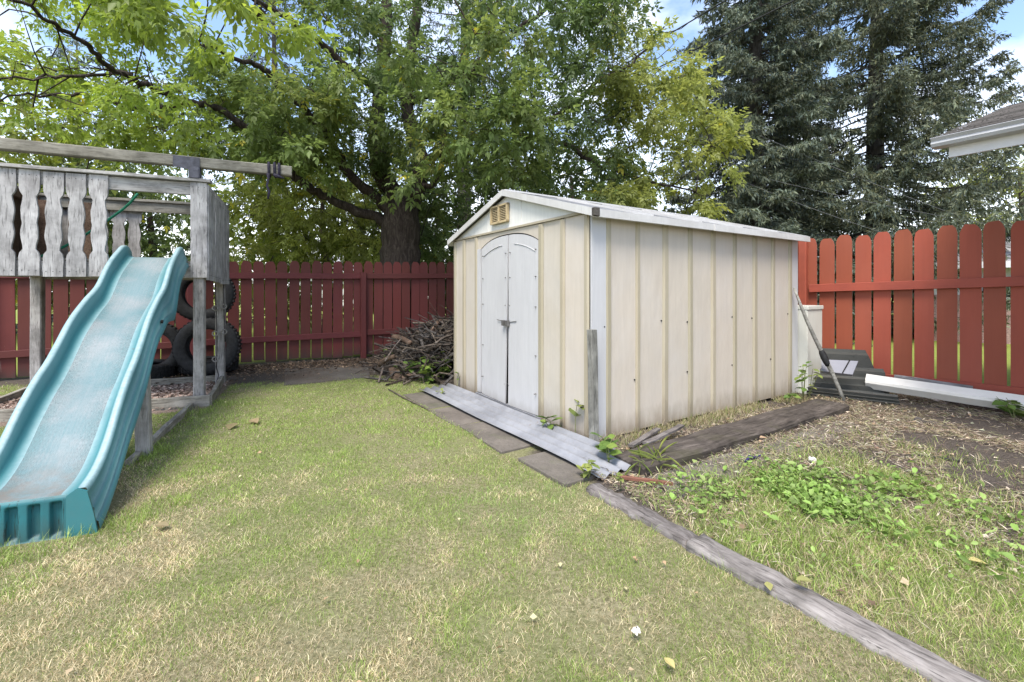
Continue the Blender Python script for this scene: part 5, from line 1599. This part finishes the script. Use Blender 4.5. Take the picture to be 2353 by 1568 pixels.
# sunny grass beyond fences seen through the gaps is left to the ground sheet; broad weeds in the bed
n = 12000
tt_ = RNG.normal(0, .46, n); ww_ = RNG.normal(0, .26, n)
s0 = .45 + .7 * tt_ + .7 * ww_; f0 = -1.42 - .72 * tt_ + .7 * ww_
ok = (s0 > -.4) & (f0 < -.75) & (f0 > -2.4) & (fbm(s0 * 3.1, f0 * 3.1) + RNG.normal(0, .09, n) > .53)
s0, f0 = s0[ok], f0[ok]; n = len(s0)
bx = C0.x + D1.x * s0 + DF.x * f0; by = C0.y + D1.y * s0 + DF.y * f0
base = np.stack([bx, by, gz(bx, by) + RNG.uniform(.005, .06, n)], 1)
az = RNG.uniform(0, 2 * np.pi, n)
d = unit(np.stack([np.cos(az), np.sin(az), RNG.uniform(-.2, 1.3, n)], 1))
nn = unit(np.array([0, 0, 1.0]) + RNG.normal(0, .55, (n, 3)))
LL = np.clip(RNG.gamma(1.8, .0125, n), .008, .06)
co = np.array([.17, .27, .06]) * RNG.uniform(.5, 1.5, (n, 1)) + np.abs(RNG.normal(0, .05, (n, 1))) * np.array([1, .9, .5])
V, Fc, co = leaves8(base, d, nn, LL, LL * RNG.uniform(.10, .36, n), co)
tag(soup('weed_cover', V, Fc, M['grass'], co), 'bright low broadleaf weeds in the bed right of the timber', 'weeds')

# longer bright grass mixed into the weedy bed
n = 26000
s0 = .5 + RNG.normal(0, .75, n); f0 = -1.5 + RNG.normal(0, .36, n)
pp_ = fbm(s0 * 2.6 + 3, f0 * 2.6)
ok = (s0 > -.44) & (f0 < -.72) & (f0 > -2.6) & (pp_ + RNG.normal(0, .05, n) > .42)
s0, f0 = s0[ok], f0[ok]; n = len(s0)
bx = C0.x + D1.x * s0 + DF.x * f0; by = C0.y + D1.y * s0 + DF.y * f0
gg = RNG.random(n) < .72
col = np.where(gg[:, None], green_c[RNG.integers(0, 3, n)] * 1.05, straw_c[RNG.integers(0, 3, n)]) * RNG.uniform(.75, 1.3, (n, 1))
V, Fc, co = blades(np.stack([bx, by, gz(bx, by)], 1), RNG.uniform(.025, .085, n), RNG.uniform(.002, .0045, n), RNG.uniform(.4, 1.5, n), col)
tag(soup('bed_grass', V, Fc, M['grass'], co), 'longer bright grass blades among the weeds right of the timber', 'grass')

n = 5200
s0 = RNG.uniform(-.05, 3.1, n); f0 = -np.abs(RNG.normal(0, .13, n)) - .012
ok = (f0 > -.36) & (fbm(s0 * 4, f0 * 4 + 3) + RNG.normal(0, .05, n) > .44)
s0, f0 = s0[ok], f0[ok]; n = len(s0)
bx = C0.x + D1.x * s0 + DF.x * f0; by = C0.y + D1.y * s0 + DF.y * f0
col = np.where((RNG.random(n) < .25)[:, None], green_c[RNG.integers(0, 3, n)], straw_c[RNG.integers(0, 3, n)] * .8) * RNG.uniform(.6, 1.2, (n, 1))
V, Fc, co = blades(np.stack([bx, by, gz(bx, by)], 1), RNG.uniform(.03, .11, n), RNG.uniform(.002, .004, n), RNG.uniform(.4, 1.6, n), col)
tag(soup('dry_grass', V, Fc, M['grass'], co), 'dry grass along the foot of the shed long wall', 'grass')

# dry straw and leaf litter
def litter(n, sampler, cols, Lr, Wr, name, label, zoff=.004, zj=.02, tilt=.25):
    px, py = sampler(n); n = len(px)
    az = RNG.uniform(0, 2 * np.pi, n)
    d = np.stack([np.cos(az), np.sin(az), RNG.normal(0, tilt, n)], 1); d = unit(d)
    b = np.stack([px, py, gz(px, py) + zoff + RNG.random(n) * zj], 1)
    nn = unit(np.array([0, 0, 1.0]) + RNG.normal(0, .35, (n, 3)))
    L = RNG.uniform(*Lr, n); c = cols[RNG.integers(0, len(cols), n)] * RNG.uniform(.7, 1.3, (n, 1))
    V, Fc, co = leaflets(b, d, nn, L, L * RNG.uniform(*Wr, n), c, .05)
    tag(soup(name, V, Fc, M['litter'], co), label, 'litter')
def s_bed(n):
    s0 = RNG.uniform(-.42, 5.0, n); f0 = RNG.uniform(-2.6, -.2, n)
    bx = C0.x + D1.x * s0 + DF.x * f0; by = C0.y + D1.y * s0 + DF.y * f0
    rr = (bx - RF0.x) * RFW.y - (by - RF0.y) * RFW.x
    lawn, _, _ = zones(bx, by)
    dens = np.clip(1.05 - lawn, .15, 1) * np.clip((fbm(s0 * 2.2, f0 * 2.2) - .36) * 4.5, .04, 1)
    pl = (s0 > -.18) & (s0 < 2.8) & (f0 > -.67) & (f0 < -.36)
    dens = np.where(pl, .03, dens)
    dens = np.where((f0 > -.36), .8, dens)
    ok = (rr < .0) & (RNG.random(n) < dens) & (by > 1.2)
    return bx[ok], by[ok]
litter(110000, s_bed, np.array([[.42, .34, .25], [.60, .52, .42], [.28, .20, .15], [.36, .31, .18], [.17, .12, .10], [.30, .31, .16]]), (.015, .085), (.012, .04), 'dry_clippings', 'dry straw clippings over the bare bed before the red fence')
litter(4000, s_bed, np.array([[.30, .21, .13], [.42, .33, .22], [.18, .12, .08], [.5, .42, .33], [.35, .36, .25]]), (.012, .045), (.2, .42), 'leaf_litter', 'brown crumbled leaves over the bare bed before the red fence')
def s_back(n):
    t = RNG.uniform(1.6, 6.4, n); o = RNG.gamma(2.0, .28, n)
    bx = BF0.x + BFW.x * t + BFW.y * o; by = BF0.y + BFW.y * t - BFW.x * o
    s0, f0 = toSF(bx, by)
    ok = ~((s0 > -.1) & (f0 > -.1) & (f0 < 2.6)) & (o < 1.6)
    return bx[ok], by[ok]
litter(7000, s_back, np.array([[.13, .09, .065], [.22, .16, .11], [.06, .045, .035], [.085, .06, .045]]), (.02, .055), (.15, .4), 'fence_foot_litter', 'dead leaves on dark earth along the maroon fence')
def s_sand(n):
    u = RNG.uniform(-2.35, .1, n); v = RNG.uniform(-.1, 1.2, n)
    return TW.x + TU.x * u + TV.x * v, TW.y + TU.y * u + TV.y * v
litter(9000, s_sand, np.array([[.30, .23, .19], [.44, .36, .31], [.18, .13, .11], [.38, .27, .22]]), (.025, .06), (.2, .4), 'wood_chips', 'pale wood chips filling the sandbox under the play tower')
def s_lawn(n):
    x, y = scatter(n, 1.3, 5.5, 1.2)
    s0, f0 = toSF(x, y)
    ok = ~blocked(x, y) & ~((s0 > -.5) & (f0 < .1))
    return x[ok], y[ok]
litter(160, s_lawn, np.array([[.45, .35, .22], [.35, .24, .14], [.5, .45, .25]]), (.012, .03), (.25, .45), 'lawn_leaf_bits', 'tiny dry leaf fragments scattered over the lawn', .02, .02)
